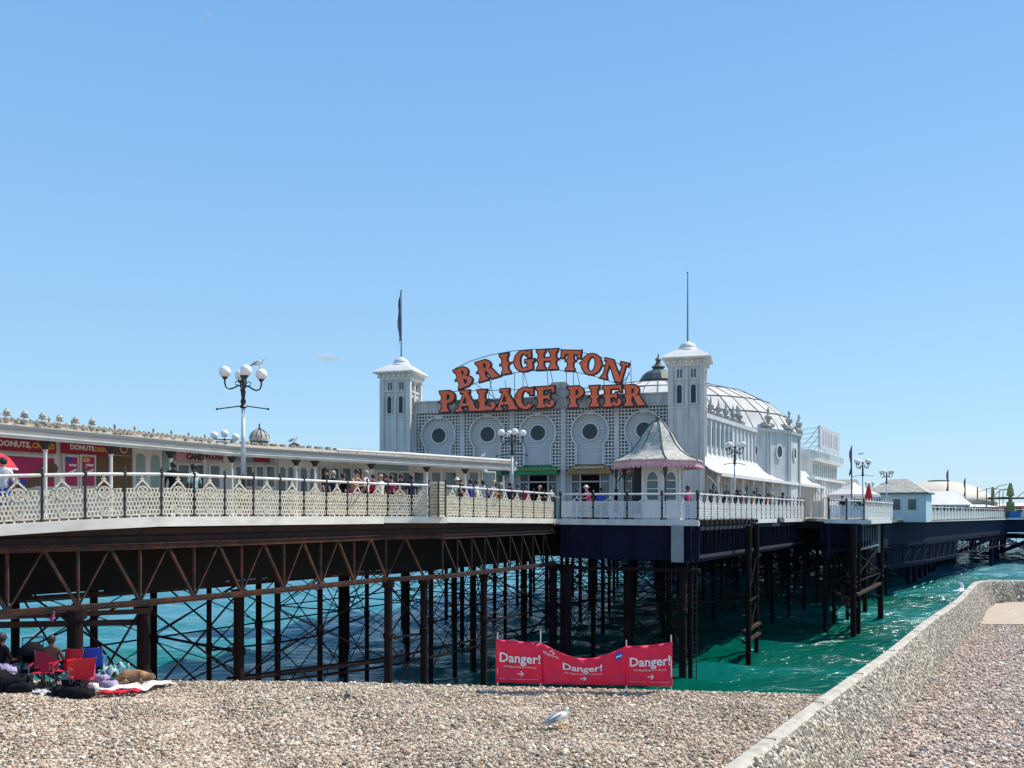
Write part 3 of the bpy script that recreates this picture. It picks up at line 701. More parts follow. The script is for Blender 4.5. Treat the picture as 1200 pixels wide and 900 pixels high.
# patterned pillar
t=thing('railing_pillar','square openwork cream pillar in the railing between two long railing stretches','pillar',(*W(512.5,35.9),8.40),math.atan2(.85,.53))
mb=MB(); mb.box((0,0,.03),(.5,.5,.06)); mb.box((0,0,1.43),(.5,.5,.07))
for r in range(10):
    for k in range(4):
        for s in (-1,1):
            mb.ring((-.17+k*.113,s*.225,.12+r*.133),.062,.024,.03,8)
            c0=len(mb.v); mb.ring((0,0,.12+r*.133),.062,.024,.03,8); mb.v[c0:]=[(s*.225+y_,-.17+k*.113+x_,z_) for x_,y_,z_ in mb.v[c0:]]
mb.build('lattice','rail_cream',t)
mb=MB(); mb.box((0,0,.72),(.40,.40,1.34)); mb.build('core','roof_cream',t)
for sx in (-.25,.25):
    for sy in (-.25,.25): mb=MB(); mb.lathe([(.05,0),(.035,.1),(.035,1.42),(.05,1.5),(.01,1.6)],(sx,sy,0),8); mb.build('corner_post','black_iron',t)
rail(inward(up(SEG['mid'],.0),.14),'cream lattice railing stretch between the openwork pillar and the octagonal kiosk')
rail(inward(SEG['kiosk'],.14),'cool white diamond lattice railing in front of the octagonal kiosk',step=1.812,kind='diamond',m='rail_cold',start=.03,postr=.055)
rail(inward(SEG['right'],.14),'cream lattice railing seen end on, running seaward right of the kiosk',start=.2,m='white_paint')
rail(inward([(21.9,58.8,8.12),(24.55,59.0,8.05)],.14),'diamond lattice railing across the front of the projecting platform',step=1.25,kind='diamond',m='rail_cold',postr=.055)
rail(inward([(24.6,59.2,8.05),(31.4,70,8.0)],.14),'pale railing down the seaward side of the projecting platform',start=.1,m='white_paint',matpost='white_paint')
rail(inward([(47.5,96.5,7.85),(82,141,7.7),(122,149.5,7.7)],.2),'distant white railing round the wide pier head',step=1.9,m='white_paint')
t=thing('railing_screen','plain pale grey panel closing the gap left of the projecting platform','screen',(22.4,62.5,8.12),math.atan2(-6,-1))
mb=MB(); mb.box((0,0,.65),(3.6,.05,1.15)); mb.build('panel','grey_white',t)
mb=MB(); mb.bx(-1.85,1.85,-.04,.04,1.24,1.30); 
for x in (-1.85,1.85): mb.box((x,0,.65),(.09,.09,1.3))
mb.build('frame','trellis',t)
# ---------------------------------------------------------------- palace front with two towers
FF=Frame((-8.5,65.5),(20.75,-6)); FL=21.6; G0=8.1
pf=thing('pier_entertainment_hall','grey white wooden hall front with keyhole panels, portholes and two square towers','building',(FF.o.x,FF.o.y,G0),FF.rz)
def frange(a,b,s):
    while a<b: yield a; a+=s
x0,x1=1.1,FL-1.1; nb=5; bw=(x1-x0)/nb; OZ=6.3; KR=1.37; KS=.98
mb=MB()
for i in range(nb):      # wall in pieces round the door openings
    a=x0+i*bw; c=a+bw/2
    mb.bx(a,a+bw,.25,.6,3.35,8.75); mb.bx(a,c-1.45,.25,.6,0,3.35); mb.bx(c+1.45,a+bw,.25,.6,0,3.35)
mb.bx(x0,x1,.6,14,8.0,8.3)
mb.build('wall','facade',pf)
mb=MB(); mb.bx(x0+.1,x1-.1,.236,.249,3.4,8.0); mb.build('trellis_shade','shade_backing',pf)  # dark sheet standing for the unlit interior behind the lattice
mb=MB()
for z in frange(3.5,7.75,.16):
    for i in range(nb):
        c=x0+(i+.5)*bw; dz=z-OZ
        if abs(dz)<KR: hw=math.sqrt(KR*KR-dz*dz)
        else: hw=0
        if z<OZ: hw=max(hw,KS)
        hw+=.06
        if z<OZ+KR+.1: mb.add([(c-hw,.20,z),(c+hw,.20,z),(c+hw,.165,z+.004),(c-hw,.165,z+.004),(c-hw,.235,z+.155),(c+hw,.235,z+.155)],[(3,2,5,4),(0,1,2,3)])
mb.build('keyhole_boarding','facade_board',pf,fix=False)
for i in range(nb):
    a=x0+i*bw; c=a+bw/2; mb=MB(); g=.245
    def cut(z):   # half width of the keyhole at height z
        dz=z-OZ; hw=math.sqrt(KR*KR-dz*dz) if abs(dz)<KR else 0
        if z<OZ: hw=max(hw,KS)
        if z<3.95: hw=max(hw,KS+(3.95-z)*1.6)
        return hw
    for z in frange(3.6,8.0,g):
        h=cut(z)
        if h==0: mb.bx(a+.2,a+bw-.2,.0,.05,z,z+.09)
        else: mb.bx(a+.2,c-h,.0,.05,z,z+.09); mb.bx(c+h,a+bw-.2,.0,.05,z,z+.09)
    for xx in frange(a+.28,a+bw-.2,g):
        d=abs(xx+.045-c); zz=[z for z in frange(3.6,8.02,.06) if cut(z)<=d]
        run=[]
        for z in zz:
            if run and z-run[-1]>.09:
                if run[-1]-run[0]>.05: mb.bx(xx,xx+.09,.055,.10,run[0],run[-1]+.06)
                run=[]
            run.append(z)
        if run and run[-1]-run[0]>.05: mb.bx(xx,xx+.09,.055,.10,run[0],min(8.0,run[-1]+.06))
    mb.build('trellis','trellis',pf,fix=False)
    # keyhole rim
    mb=MB(); pts=[]
    a0=math.asin(min(1,KS/KR))
    for k in range(25):
        t=-PI/2+a0+(2*PI-2*a0)*k/24; pts.append((c+KR*math.cos(t),.0,OZ+KR*math.sin(t)))
    pts=[(c+KS,.0,3.95)]+pts+[(c-KS,.0,3.95)]
    for p,q_ in zip(pts,pts[1:]): mb.bar(p,q_,.28,.1,up=(0,0,1) if abs(p[2]-q_[2])<.001 else (1,0,0))
    mb.build('keyhole_rim','trellis',pf,fix=False)
    wf=MB(); wf.ring((c,.13,OZ),.62,.12,.16,24); wo_=wf.build('porthole','grey_white',pf)
    g_=MB(); g_.prism([(c+.58*math.cos(2*PI*k/24),OZ+.58*math.sin(2*PI*k/24)) for k in range(24)],.10,.14); g_.build('pane','glass_dark',wo_)
for i in range(nb+1):
    x=x0+i*bw; w_=.36; mb=MB(); mb.bx(x-w_/2,x+w_/2,-.12,.25,0,8.1); mb.bx(x-.06,x+.06,-.18,-.12,0,8.1); mb.bx(x-w_/2-.05,x+w_/2+.05,-.16,.26,0,.4); mb.build('pilaster','grey_white',pf)
mb=MB(); mb.bx(x0,x1,-.05,.35,8.0,8.8); mb.bx(x0,x1,-.16,.4,8.8,8.92); mb.bx(x0,x1,-.12,-.05,8.0,8.12)
for z in frange(8.2,8.75,.14): mb.bx(x0,x1,-.075,-.05,z,z+.1)
mb.build('parapet','facade',pf)
cx_=FF.hit(655,470,0)[0]; mb=MB(); mb.prism([(cx_-1.1,8.92),(cx_+1.1,8.92),(cx_+1.0,9.5),(cx_+.5,9.95),(cx_-.5,9.95),(cx_-1.0,9.5)],-.02,.3); mb.build('pediment','facade',pf)
for i in range(nb):
    c=x0+(i+.5)*bw
    mb=MB(); mb.bx(c-1.45,c+1.45,.3,.36,3.2,3.35)
    for x in (-1.42,-.75,.72,1.42): mb.bx(c+x-.05,c+x+.05,.22,.34,0,3.3)
    mb.bx(c-1.45,c+1.45,.22,.34,2.65,2.75); dfr=mb.build('door','grey_white',pf)
    mb=MB(); mb.bx(c-1.4,c-.78,.29,.31,.2,3.2); mb.bx(c+.78,c+1.4,.29,.31,.2,3.2); mb.build('door_pane','glass',dfr)
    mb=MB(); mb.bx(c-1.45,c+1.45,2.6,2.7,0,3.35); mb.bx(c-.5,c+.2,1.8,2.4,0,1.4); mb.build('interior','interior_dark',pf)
    mt=['green_sign','green_sign','green_sign','tan_sign','tan_sign'][i]
    mb=MB(); v=[(c-1.62,-.75,3.32),(c+1.62,-.75,3.32),(c+1.35,.2,3.95),(c-1.35,.2,3.95),(c-1.62,-.75,3.22),(c+1.62,-.75,3.22),(c+1.62,.2,3.22),(c-1.62,.2,3.22)]
    mb.add(v,[(0,1,2,3),(4,5,1,0),(4,0,3,7),(5,6,2,1),(4,7,6,5)]); ca=mb.build('sign_canopy',mt,pf)
    if i in (2,3):
        mb=MB()
        if i==2: mb.text('THE PALACE OF FUN',.42,lambda x,y,z:(c+x,-.5-.02-z*.5+y*.8,3.6+y*.55),.02,.004)
        else: mb.text('AMUSEMENTS',.34,lambda x,y,z:(c+x,-.5-.02-z*.5+y*.8,3.68+y*.55),.02,.004)
        mb.build('lettering','yellow' if i==2 else 'sign_white',ca)
def tower(cx,label):
    s=1.07; mb=MB(); mb.bx(cx-s,cx+s,-s,s,0,10.55)
    for sx in (-1,1):
        for sy in (-1,1): mb.bx(cx+sx*s-.17,cx+sx*s+.17,sy*s-.17,sy*s+.17,0,10.5)
    for (dx,dy) in ((0,-s),(s,0),(-s,0),(0,s)):
        mb.box((cx+dx*1.02,dy*1.02,5.2),(.2 if dx==0 else .12,.2 if dy==0 else .12,10.4))
    for z in (.25,7.7,9.62): mb.bx(cx-s-.1,cx+s+.1,-s-.1,s+.1,z-.06,z+.06)
    for z in frange(.5,7.5,.24):
        mb.bx(cx-s-.015,cx+s+.015,-s-.015,s+.015,z,z+.19)
    tw=mb.build('tower','facade',pf); tw['label']=label
    for fx in ('f','r','l'):
        for o_ in (-.47,.47):
            def T(x,y,z): return (cx+o_+x,-s-.02-y,z) if fx=='f' else ((cx+s+.02+y,o_+x,z) if fx=='r' else (cx-s-.02-y,o_+x,z))
            arc=[(.17*math.cos(PI*k/8),9.05+.17*math.sin(PI*k/8)) for k in range(9)]; pl_=[(.17,7.95)]+arc+[(-.17,7.95)]
            mb=MB(); n=len(pl_); ou=[(x*1.5,7.87 if z<8 else 9.05+(z-9.05)*1.5) for x,z in pl_]
            vs=[T(x,.01,z) for x,z in pl_]+[T(x,.01,z) for x,z in ou]+[T(x,.09,z) for x,z in pl_]+[T(x,.09,z) for x,z in ou]
            fs=[]
            for i in range(n):
                j=(i+1)%n; fs += [(2*n+i,2*n+j,3*n+j,3*n+i),(3*n+i,3*n+j,n+j,n+i),(i,j,2*n+j,2*n+i)]
            mb.add(vs,fs); wn=mb.build('lancet_window','grey_white',tw)
            mb=MB(); mb.add([T(x,.012,z) for x,z in pl_],[tuple(range(n))]); mb.build('opening','glass_dark',wn)
            mb=MB(); 
            for q2 in (-.14,.06):
                mb.add([T(q2,.012,9.72),T(q2+.09,.012,9.72),T(q2+.09,.012,10.3),T(q2,.012,10.3)],[(0,1,2,3)])
            mb.build('slit','glass_dark',tw)
    mb=MB(); r2=math.sqrt(2)
    mb.lathe([(1.18*r2,10.5),(1.25*r2,10.62),(1.2*r2,10.66),(1.22*r2,10.85),(1.62*r2,10.98),(1.66*r2,11.06),(1.6*r2,11.12),(1.15*r2,11.45),(.72*r2,11.72)],(cx,0,0),4,PI/4)
    for k in range(7):
        for sy in (-1,1): mb.box((cx-1.2+k*.4,sy*1.3,10.75),(.12,.25,.22)); mb.box((cx+sy*1.3,-1.2+k*.4,10.75),(.25,.12,.22))
    mb.lathe([(.78,11.6),(.80,11.75),(.62,11.86),(.60,11.95)],(cx,0,0),20)
    rf=mb.build('tower_roof','roof_white',tw)
    mb=MB(); mb.lathe([(.60,11.9),(.58,12.0),(.50,12.14),(.34,12.26),(.14,12.33),(.06,12.4)],(cx,0,0),20); mb.build('cap','roof_white',rf,smooth=True)
    return tw
t1_=tower(0,'left tower with arched slits and a small domed cap'); t2_=tower(FL,'right tower with arched slits and a small domed cap')
for cx,lab,zt in ((0,'white flagpole with a limp flag on the left tower',25.6-G0),(FL,'tall bare flagpole on the right tower',25.3-G0)):
    wx,wy=FF.w(cx,0); f=thing('flagpole',lab,'flagpole',(wx,wy,G0+12.36),FF.rz)
    mb=MB(); mb.tube([(0,0,0),(0,0,(zt-12.36)*.5),(0,0,zt-12.36)],[.06,.05,.03],8); mb.sphere((0,0,zt-12.36),.07,8,6); mb.build('pole','steel_grey',f)
    if cx==0:
        mb=MB(); n=14
        for i in range(n+1):
            z=5.1-i*.26; w_=.06+.18*min(1,i/5)+.05*math.sin(i)
            if i>11: w_*=.6
            for k in range(5): mb.v.append((-.04-w_*k/4,-.07*math.sin(k*1.9+i*.25)*1.2,z-.12*k))
        mb.f=[[i*5+k,i*5+k+1,(i+1)*5+k+1,(i+1)*5+k] for i in range(n) for k in range(4)]; mb.m=[0]*len(mb.f)
        o=mb.build('flag','flag_dark',f,smooth=True); md=o.modifiers.new('s','SOLIDIFY'); md.thickness=.02
# ---------------------------------------------------------------- roof sign
def stem(x,t=.26,z0=0,z1=1,se=.08,spur=.07,both=True):
    m_=(z0+z1)/2; w_=t
    L=[('p',[(x,z0),(x+w_,z0),(x+w_-.015,m_-.1),(x+w_+spur,m_),(x-spur,m_),(x+.015,m_-.1)],1),('p',[(x-spur,m_),(x+w_+spur,m_),(x+w_-.015,m_+.1),(x+w_,z1),(x,z1),(x+.015,m_+.1)],0)]
    if se: L += [('p',[(x-se,z0),(x+w_+se,z0),(x+w_+se*.8,z0+.09),(x+w_,z0+.17),(x,z0+.17),(x-se*.8,z0+.09)],1),('p',[(x-se,z1),(x-se*.8,z1-.09),(x,z1-.17),(x+w_,z1-.17),(x+w_+se*.8,z1-.09),(x+w_+se,z1)],0)]
    return L
D=PI/180
LET={
 'I':(.44,stem(.09)),
 'B':(.88,stem(.09)+[('a',.36,.745,.30,.255,.19,.13,-90,90,0),('a',.36,.265,.38,.265,.23,.13,-90,90,1)]),
 'P':(.84,stem(.09)+[('a',.36,.71,.36,.29,.22,.14,-90,90,0)]),
 'R':(.94,stem(.09)+[('a',.36,.73,.33,.27,.21,.13,-90,90,0),('p',[(.42,.5),(.68,.5),(.90,.1),(.98,0),(.62,0)],1)]),
 'E':(.84,stem(.09)+[('p',[(.33,.86),(.74,.86),(.80,.70),(.86,.70),(.86,1),(.33,1)],0),('p',[(.33,.44),(.55,.44),(.60,.36),(.64,.36),(.64,.66),(.60,.66),(.55,.57),(.33,.57)],1),('a',.62,.2,.22,.2,.15,.13,-180,60,1)]),
 'L':(.86,stem(.09)+[('a',.60,.22,.26,.22,.18,.15,-180,70,1)]),
 'T':(.92,stem(.33)+[('p',[(.03,.84),(.90,.84),(.90,1),(.03,1)],0),('p',[(.0,.64),(.13,.64),(.17,.86),(.0,.98)],0),('p',[(.80,.64),(.93,.64),(.93,.98),(.76,.86)],0)]),
 'H':(1.02,stem(.08)+stem(.68)+[('p',[(.30,.43),(.72,.43),(.72,.57),(.30,.57)],1)]),
 'O':(.98,[('a',.49,.5,.47,.52,.27,.13,-2,182,0),('a',.49,.5,.47,.52,.27,.13,178,362,1),('p',[(-.06,.5),(.06,.40),(.06,.60)],0),('p',[(.92,.40),(1.04,.5),(.92,.60)],0)]),
 'C':(.90,[('a',.47,.5,.46,.52,.27,.13,48,182,0),('a',.47,.5,.46,.52,.27,.13,178,318,1),('p',[(-.06,.5),(.06,.40),(.06,.60)],0),('p',[(.70,.66),(.84,.66),(.84,1.0),(.72,.98)],0)]),
 'G':(.98,[('a',.47,.5,.46,.52,.27,.13,48,182,0),('a',.47,.5,.46,.52,.27,.13,178,300,1),('p',[(-.06,.5),(.06,.40),(.06,.60)],0),('p',[(.70,.66),(.84,.66),(.84,1.0),(.72,.98)],0),('p',[(.55,.44),(.98,.44),(.98,.54),(.55,.54)],1),('p',[(.66,.0),(.90,.06),(.90,.5),(.66,.5)],1)]),
 'A':(1.04,[('p',[(.36,.92),(.58,.92),(.78,.5),(.54,.5)],0),('p',[(.50,.5),(.80,.5),(1.0,.04),(.70,.04)],1),('p',[(.40,.9),(.48,.9),(.22,.06),(.10,.06)],1),('p',[(.22,.26),(.66,.26),(.62,.38),(.28,.38)],1),('p',[(-.02,0),(.36,0),(.30,.13),(.04,.13)],1),('p',[(.60,0),(1.08,0),(1.0,.13),(.68,.13)],1),('p',[(.26,.90),(.66,.90),(.66,1),(.26,1)],0)]),
 'N':(1.06,[('p',[(.06,.1),(.18,.1),(.20,.9),(.06,.9)],0),('p',[(.86,.1),(.98,.1),(.98,.9),(.84,.9)],0),('p',[(.04,1),(.34,1),(.66,.5),(.40,.5)],0),('p',[(.40,.5),(.70,.5),(.98,0),(.70,0)],1),('p',[(-.04,0),(.28,0),(.22,.14),(.02,.14)],1),('p',[(.74,.88),(1.10,.88),(1.10,1),(.74,1)],0),('p',[(-.04,.9),(.3,.9),(.3,1),(-.04,1)],0)]),
}
def offpoly(pts,d):
    A=sum(pts[i][0]*pts[(i+1)%len(pts)][1]-pts[(i+1)%len(pts)][0]*pts[i][1] for i in range(len(pts)))
    if A<0: pts=pts[::-1]
    n=len(pts); out=[]
    for i in range(n):
        p0=Vector(pts[i-1]);p1=Vector(pts[i]);p2=Vector(pts[(i+1)%n]); e1=(p1-p0).normalized(); e2=(p2-p1).normalized()
        n1=Vector((e1.y,-e1.x)); n2=Vector((e2.y,-e2.x)); b_=(n1+n2); 
        if b_.length<.3: b_=n1
        b_.normalize(); k=d/max(.45,b_.dot(n1)); q_=p1+b_*k; out.append((q_.x,q_.y))
    return out
def letter(ch,d,y0,y1,H,fx,pick=None):
    mb=MB(); i=0
    for pr in LET[ch][1]:
        tone=pr[-1]; mb.mi=tone; ya=y0-.004*i; i+=1
        if pr[0]=='p':
            pts=offpoly(pr[1],d) if d else pr[1]
            vs=[fx(x*H,ya,z*H) for x,z in pts]+[fx(x*H,y1,z*H) for x,z in pts]; n=len(pts)
            mb.add(vs,[tuple(range(n)),tuple(range(2*n-1,n-1,-1))]+[(k,(k+1)%n,n+(k+1)%n,n+k) for k in range(n)])
        else:
            _,cx,cz,rx,rz_,tx,tz,a0,a1,_t=pr; n=12; vs=[]
            da=math.degrees(d/max(rx,rz_)) if d else 0
            for k in range(n+1):
                a=(a0-da+(a1-a0+2*da)*k/n)*D; c,s=math.cos(a),math.sin(a)
                o_=((rx+d)*c,(rz_+d)*s); ii=(max(.02,rx-tx-d)*c,max(.02,rz_-tz-d)*s)
                for yy in (ya,y1):
                    vs.append(fx((cx+o_[0])*H,yy,(cz+o_[1])*H)); vs.append(fx((cx+ii[0])*H,yy,(cz+ii[1])*H))
            fs=[]
            for k in range(n):
                b0=k*4;b1=b0+4; fs += [(b0,b1,b1+1,b0+1),(b0+2,b0+3,b1+3,b1+2),(b0,b0+2,b1+2,b1),(b0+1,b1+1,b1+3,b0+3)]
            fs += [(0,1,3,2),(4*n,4*n+2,4*n+3,4*n+1)]; mb.add(vs,fs)
    return mb
SY=-1.0
sg=thing('roof_sign','two line pier name sign of big red orange slab letters, the upper line arched','sign',(*FF.w(0,SY),G0+8.9),FF.rz)
rows_=[('B',545,441.7,17,21.5),('R',571,433.3,13,21.5),('I',592.2,426.7,7,21.5),('G',614.4,423.3,3,21.5),('H',641.5,421.5,0,21.5),('T',669,422.8,-4,21.5),('O',693.4,427,-8,21.5),('N',720.4,434.6,-16,21.5),
 ('P',526,470.5,1,22.5),('A',547,470,1,22.5),('L',570.5,469,1,22.5),('A',593.5,468.3,1,22.5),('C',615.5,467,1,22.5),('E',639,465.6,1,22.5),('P',676.7,465,1,22.5),('I',697,464.6,1,22.5),('E',717.5,464.3,1,22.5),('R',743.4,463.5,1,22.5)]
for ch,px,py,rot,hp in rows_:
    lx,wz,t_=FF.hit(px,py,SY); H=hp*1.07*t_/1000; wd=LET[ch][0]*H; sq=1/abs(FF.u.x)*(1.06 if py<450 and ch in 'BR' else 1.02); cr_,sr_=math.cos(rot*D),math.sin(rot*D)
    def fx(x,y,z,lx=lx,wz=wz,H=H,wd=wd):
        a=(x-wd/2)*sq; b=z-H/2; return (lx+a*cr_-b*sr_, y, wz-G0-8.9+a*sr_+b*cr_)
    mb=letter(ch,.068,-.05,.16,H,fx); mb.m=[0]*len(mb.f); lt=mb.build('letter','letter_rim',sg,fix=True)
    letter(ch,0,-.12,-.04,H,fx).build('letter_face',['letter_orange','letter_pink'],lt)
def lp(px,py,y=SY+.12): a=FF.hit(px,py,y); return (a[0],SY*0+.1,a[1]-G0-8.9)
mb=MB()
arc1=[lp(*p) for p in ((533,432),(552,423),(575,416),(600,411.5),(625,409.3),(650,409.3),(675,411.5),(700,417),(720,424),(734,430))]
arc2=[lp(*p) for p in ((541,456),(560,448),(580,442),(605,436.5),(630,434),(655,434),(680,437),(700,442),(724,450))]
mb.tube(arc1,.03,6); mb.tube(arc2,.03,6); mb.tube([lp(516,459),(lp(756,453))],.03,6); mb.tube([lp(516,482),(lp(756,476))],.035,6)
for a,b in (((574,446),(580,470)),((576,446),(572,470)),((557,450),(580,466)),((603,437),(603,468)),((613,437),(613,460)),((614,437),(620,458)),((641,434),(643,460)),((645,434),(650,458)),((664,434),(664,470)),((672,436),(672,460)),((676,436),(681,458)),((708,444),(708,462)),((733,448),(738,435)),((739,422),(740,460)),((727,452),(738,438)),((592,446),(594,462))):
    mb.tube([lp(*a),lp(*b)],.028,5)
for px in (530,560,590,620,650,680,710,745):
    a=lp(px,478); mb.bar((a[0],.12,a[2]),(a[0],1.1,-.1),.06,.06); mb.bar((a[0],.12,a[2]+1.2),(a[0],1.2,0),.05,.05)
mb.build('frame','steel_grey',sg)
# ---------------------------------------------------------------- domed hall
DC=(14.4,84.0); dh=thing('domed_hall','round white hall with a ribbed shallow dome and a dark lantern','building',(*DC,G0))
RD=13.2; a0=R(-55)
mb=MB(); mb.lathe([(RD,0),(RD,7.35),(RD+.25,7.4),(RD+.3,7.65),(RD-.2,7.7)],n=24,a0=a0)
for k in range(24):
    t=a0+2*PI*k/24; 
    for dt in (-.012,.012): mb.tube([((RD+.06)*math.cos(t+dt),(RD+.06)*math.sin(t+dt),0),((RD+.06)*math.cos(t+dt),(RD+.06)*math.sin(t+dt),7.4)],.09,6)
mb.build('wall','grey_white',dh)
dpf=[(13.3,7.6),(12.2,9.2),(10.6,10.6),(8.4,11.75),(5.4,12.6),(1.5,13.0)]
mb=MB(); mb.lathe(dpf,n=24,a0=a0); dome=mb.build('dome','dome_metal',dh)
mb=MB()
for k in range(24):
    t=a0+2*PI*k/24; pts=[(r*math.cos(t),r*math.sin(t),z+.01) for r,z in dpf]
    for p,q_ in zip(pts,pts[1:]): mb.bar(p,q_,.13,.05)
    t2=t+PI/24; ck=math.cos(PI/24); pts=[(r*ck*math.cos(t2),r*ck*math.sin(t2),z+.03) for r,z in dpf]
    for p,q_ in zip(pts[:4],pts[1:5]): mb.bar(p,q_,.06,.03)
for r,z in dpf[1:5]:
    pts=[(r*math.cos(a0+2*PI*k/24),r*math.sin(a0+2*PI*k/24),z+.02) for k in range(25)]
    for p,q_ in zip(pts,pts[1:]): mb.bar(p,q_,.14,.06)
mb.build('rib','dome_rib',dome)
mb=MB(); mb.lathe([(1.7,12.8),(1.7,13.3),(1.9,13.4),(1.5,14.0),(1.1,14.3),(.6,14.5),(.5,14.6),(.7,14.75),(.35,15.0),(.2,15.3),(.34,15.5),(.1,15.75),(.03,16.1)],n=12); mb.build('lantern','lead',dome)
for k in range(24):
    t=a0+PI/24+2*PI*k/24; ck=math.cos(PI/24)*(RD+.03)
    if not (-1.9<((t+PI)%(2*PI)-PI)<.2): continue
    fr_=MB(); n=20; u_=Vector((-math.sin(t),math.cos(t),0)); nn=Vector((math.cos(t),math.sin(t),0)); c=nn*ck+Vector((0,0,5.75)); vs=[]
    for i in range(n):
        a=2*PI*i/n; e=u_*math.cos(a)+Vector((0,0,1.25))*math.sin(a); vs += [c+e*.42,c+e*.54,c+e*.54+nn*.08,c+e*.42+nn*.08]
    fr_.add(vs,[(i*4+j,((i+1)%n)*4+j,((i+1)%n)*4+(j+1)%4,i*4+(j+1)%4) for i in range(n) for j in range(4)]); wv=fr_.build('oval_window','white_paint',dh)
    mb=MB(); mb.add([c+(u_*math.cos(2*PI*i/n)+Vector((0,0,1.25))*math.sin(2*PI*i/n))*.44+nn*.02 for i in range(n)],[tuple(range(n))]); mb.build('pane','glass_dark',wv)
for k in range(24):
    t=a0+2*PI*k/24
    if not (-2.1<((t+PI)%(2*PI)-PI)<.3): continue
    mb=MB(); mb.lathe([(.35,7.6),(.38,7.9),(.2,8.0),(.15,8.3),(.32,8.5),(.3,8.7),(.12,8.85),(.08,9.1),(.16,9.2),(.02,9.5)],(RD*math.cos(t),RD*math.sin(t),0),8)
    for s in (-1,1): mb.sphere((RD*math.cos(t)-s*.45*math.sin(t),RD*math.sin(t)+s*.45*math.cos(t),7.95),(.3,.3,.22),8,6)
    mb.build('finial','roof_slate',dh)
# ---------------------------------------------------------------- side arcade with ogee canopy, and the block at its end
GA=Frame((12.5,54.8),(18.6,31.6)); 
ar=thing('side_arcade','long low white arcade with a swept canopy on posts, past the right tower','building',(12.5,54.8,G0),GA.rz)
mb=MB(); prf=[(0,3.12),(.35,3.22),(.8,3.45),(1.4,4.0),(1.9,4.75)]; n=len(prf)
for x in (3.2,40):
    for y,z in prf: mb.v.append((x,y,z))
    for y,z in prf[::-1]: mb.v.append((x,y+.02,z-.07))
k=2*n; mb.f=[[j,(j+1)%k,k+(j+1)%k,k+j] for j in range(k)]+[list(range(k))[::-1],list(range(k,2*k))]; mb.m=[0]*len(mb.f)
cn=mb.build('canopy','grey_white',ar)
mb=MB(); mb.bx(3.2,40,-.06,.02,2.92,3.16); mb.bx(3.2,40,.1,.2,3.0,3.06)
mb.build('fascia','white_paint',cn)
for i in range(13):
    x=3.4+i*3.0; mb=MB(); mb.lathe([(.09,0),(.09,.3),(.055,.4),(.05,2.4),(.09,2.6),(.12,2.95)],(x,.25,0),8); mb.bar((x,.25,2.2),(x,1.0,3.0),.05,.08); mb.build('post','white_paint',ar)
mb=MB(); mb.bx(3.2,36,1.9,2.2,0,7.2); 
for i in range(30): x=3.3+i*1.1; mb.bx(x,x+.22,1.78,1.9,0,7.3)
mb.bx(3.2,36,1.7,2.3,7.2,7.5)
mb.build('wall','grey_white',ar)
for i in range(8):
    x=3.4+.55+i*1.1; mb=MB(); mb.bx(x+.02,x+.3,1.84,1.9,5.3,6.7); mb.build('slot_window','glass',ar)
mb=MB()
for i in range(11): x=4.2+i*3.0; mb.bx(x,x+1.7,1.72,1.80,.0,2.5)
mb.build('doorway','pale_teal',ar)
for i in range(7): 
    x=3.3+i*1.9; mb=MB(); mb.lathe([(.3,7.5),(.32,7.8),(.14,7.9),(.26,8.2),(.1,8.45),(.02,8.9)],(x,1.95,0),8); mb.sphere((x+.5,1.95,7.65),(.3,.25,.2),8,6); mb.build('finial','roof_slate',ar)
eb=thing('end_block','tall narrow white three storey block with a big roof board, past the domed hall','building',(*GA.w(38,1.0),G0),GA.rz)
mb=MB(); mb.bx(0,18,0,8,0,4.1); mb.bx(3,18,.6,8,4.1,6.2); mb.bx(-.2,18.3,-.35,8,3.9,4.15); mb.bx(2.6,18.5,.1,8,6.0,6.25); mb.bx(4,17,1.0,7.5,6.2,7.3)
for i in range(13): mb.bx(3+i*1.2,3.15+i*1.2,.5,.62,4.1,6.1)
for i in range(12): mb.bx(.2+i*1.5,.5+i*1.5,-.1,.02,0,4)
mb.build('wall','white_paint',eb)
for i in range(12): mb=MB(); x=3.25+i*1.2; mb.bx(x,x+.9,.56,.6,4.4,5.7); mb.build('window','glass',eb)
mb=MB(); mb.bx(3,18,-.2,-.1,6.25,6.32); mb.bx(3,18,-.2,-.1,7.0,7.06); 
for i in range(16): mb.bx(3+i,3.06+i,-.2,-.1,6.25,7.05)
mb.build('balustrade','white_paint',eb)
bd=thing('roof_board','pale blank looking advertising board on steel struts above the end block','sign',(*GA.w(43,1.2),G0+7.3),GA.rz)
mb=MB(); mb.bx(0,12,-.1,0,.1,2.6); mb.build('board','grey_white',bd)
mb=MB()
for x,w_ in ((1.6,.7),(3.1,.7),(4.6,.8),(6.3,.8),(8.2,1.0),(9.8,.7)): mb.bx(x,x+.28,-.13,-.102,.6,2.1); mb.bx(x+w_-.28,x+w_,-.13,-.102,.6,2.1); mb.bx(x,x+w_,-.135,-.102,1.2,1.5)
mb.build('faded_lettering','faded',bd)
mb=MB()
for z in (.4,.9,1.4,1.9,2.4): mb.bar((0,0,z),(-3.4,4.2,z-.9),.06,.06)
for x in (0,3,6,9,12): mb.bar((x,.05,2.4),(x,2,0),.08,.08); mb.bar((x,.05,0),(x,.05,2.6),.1,.1)
mb.build('frame','grey_white',bd)
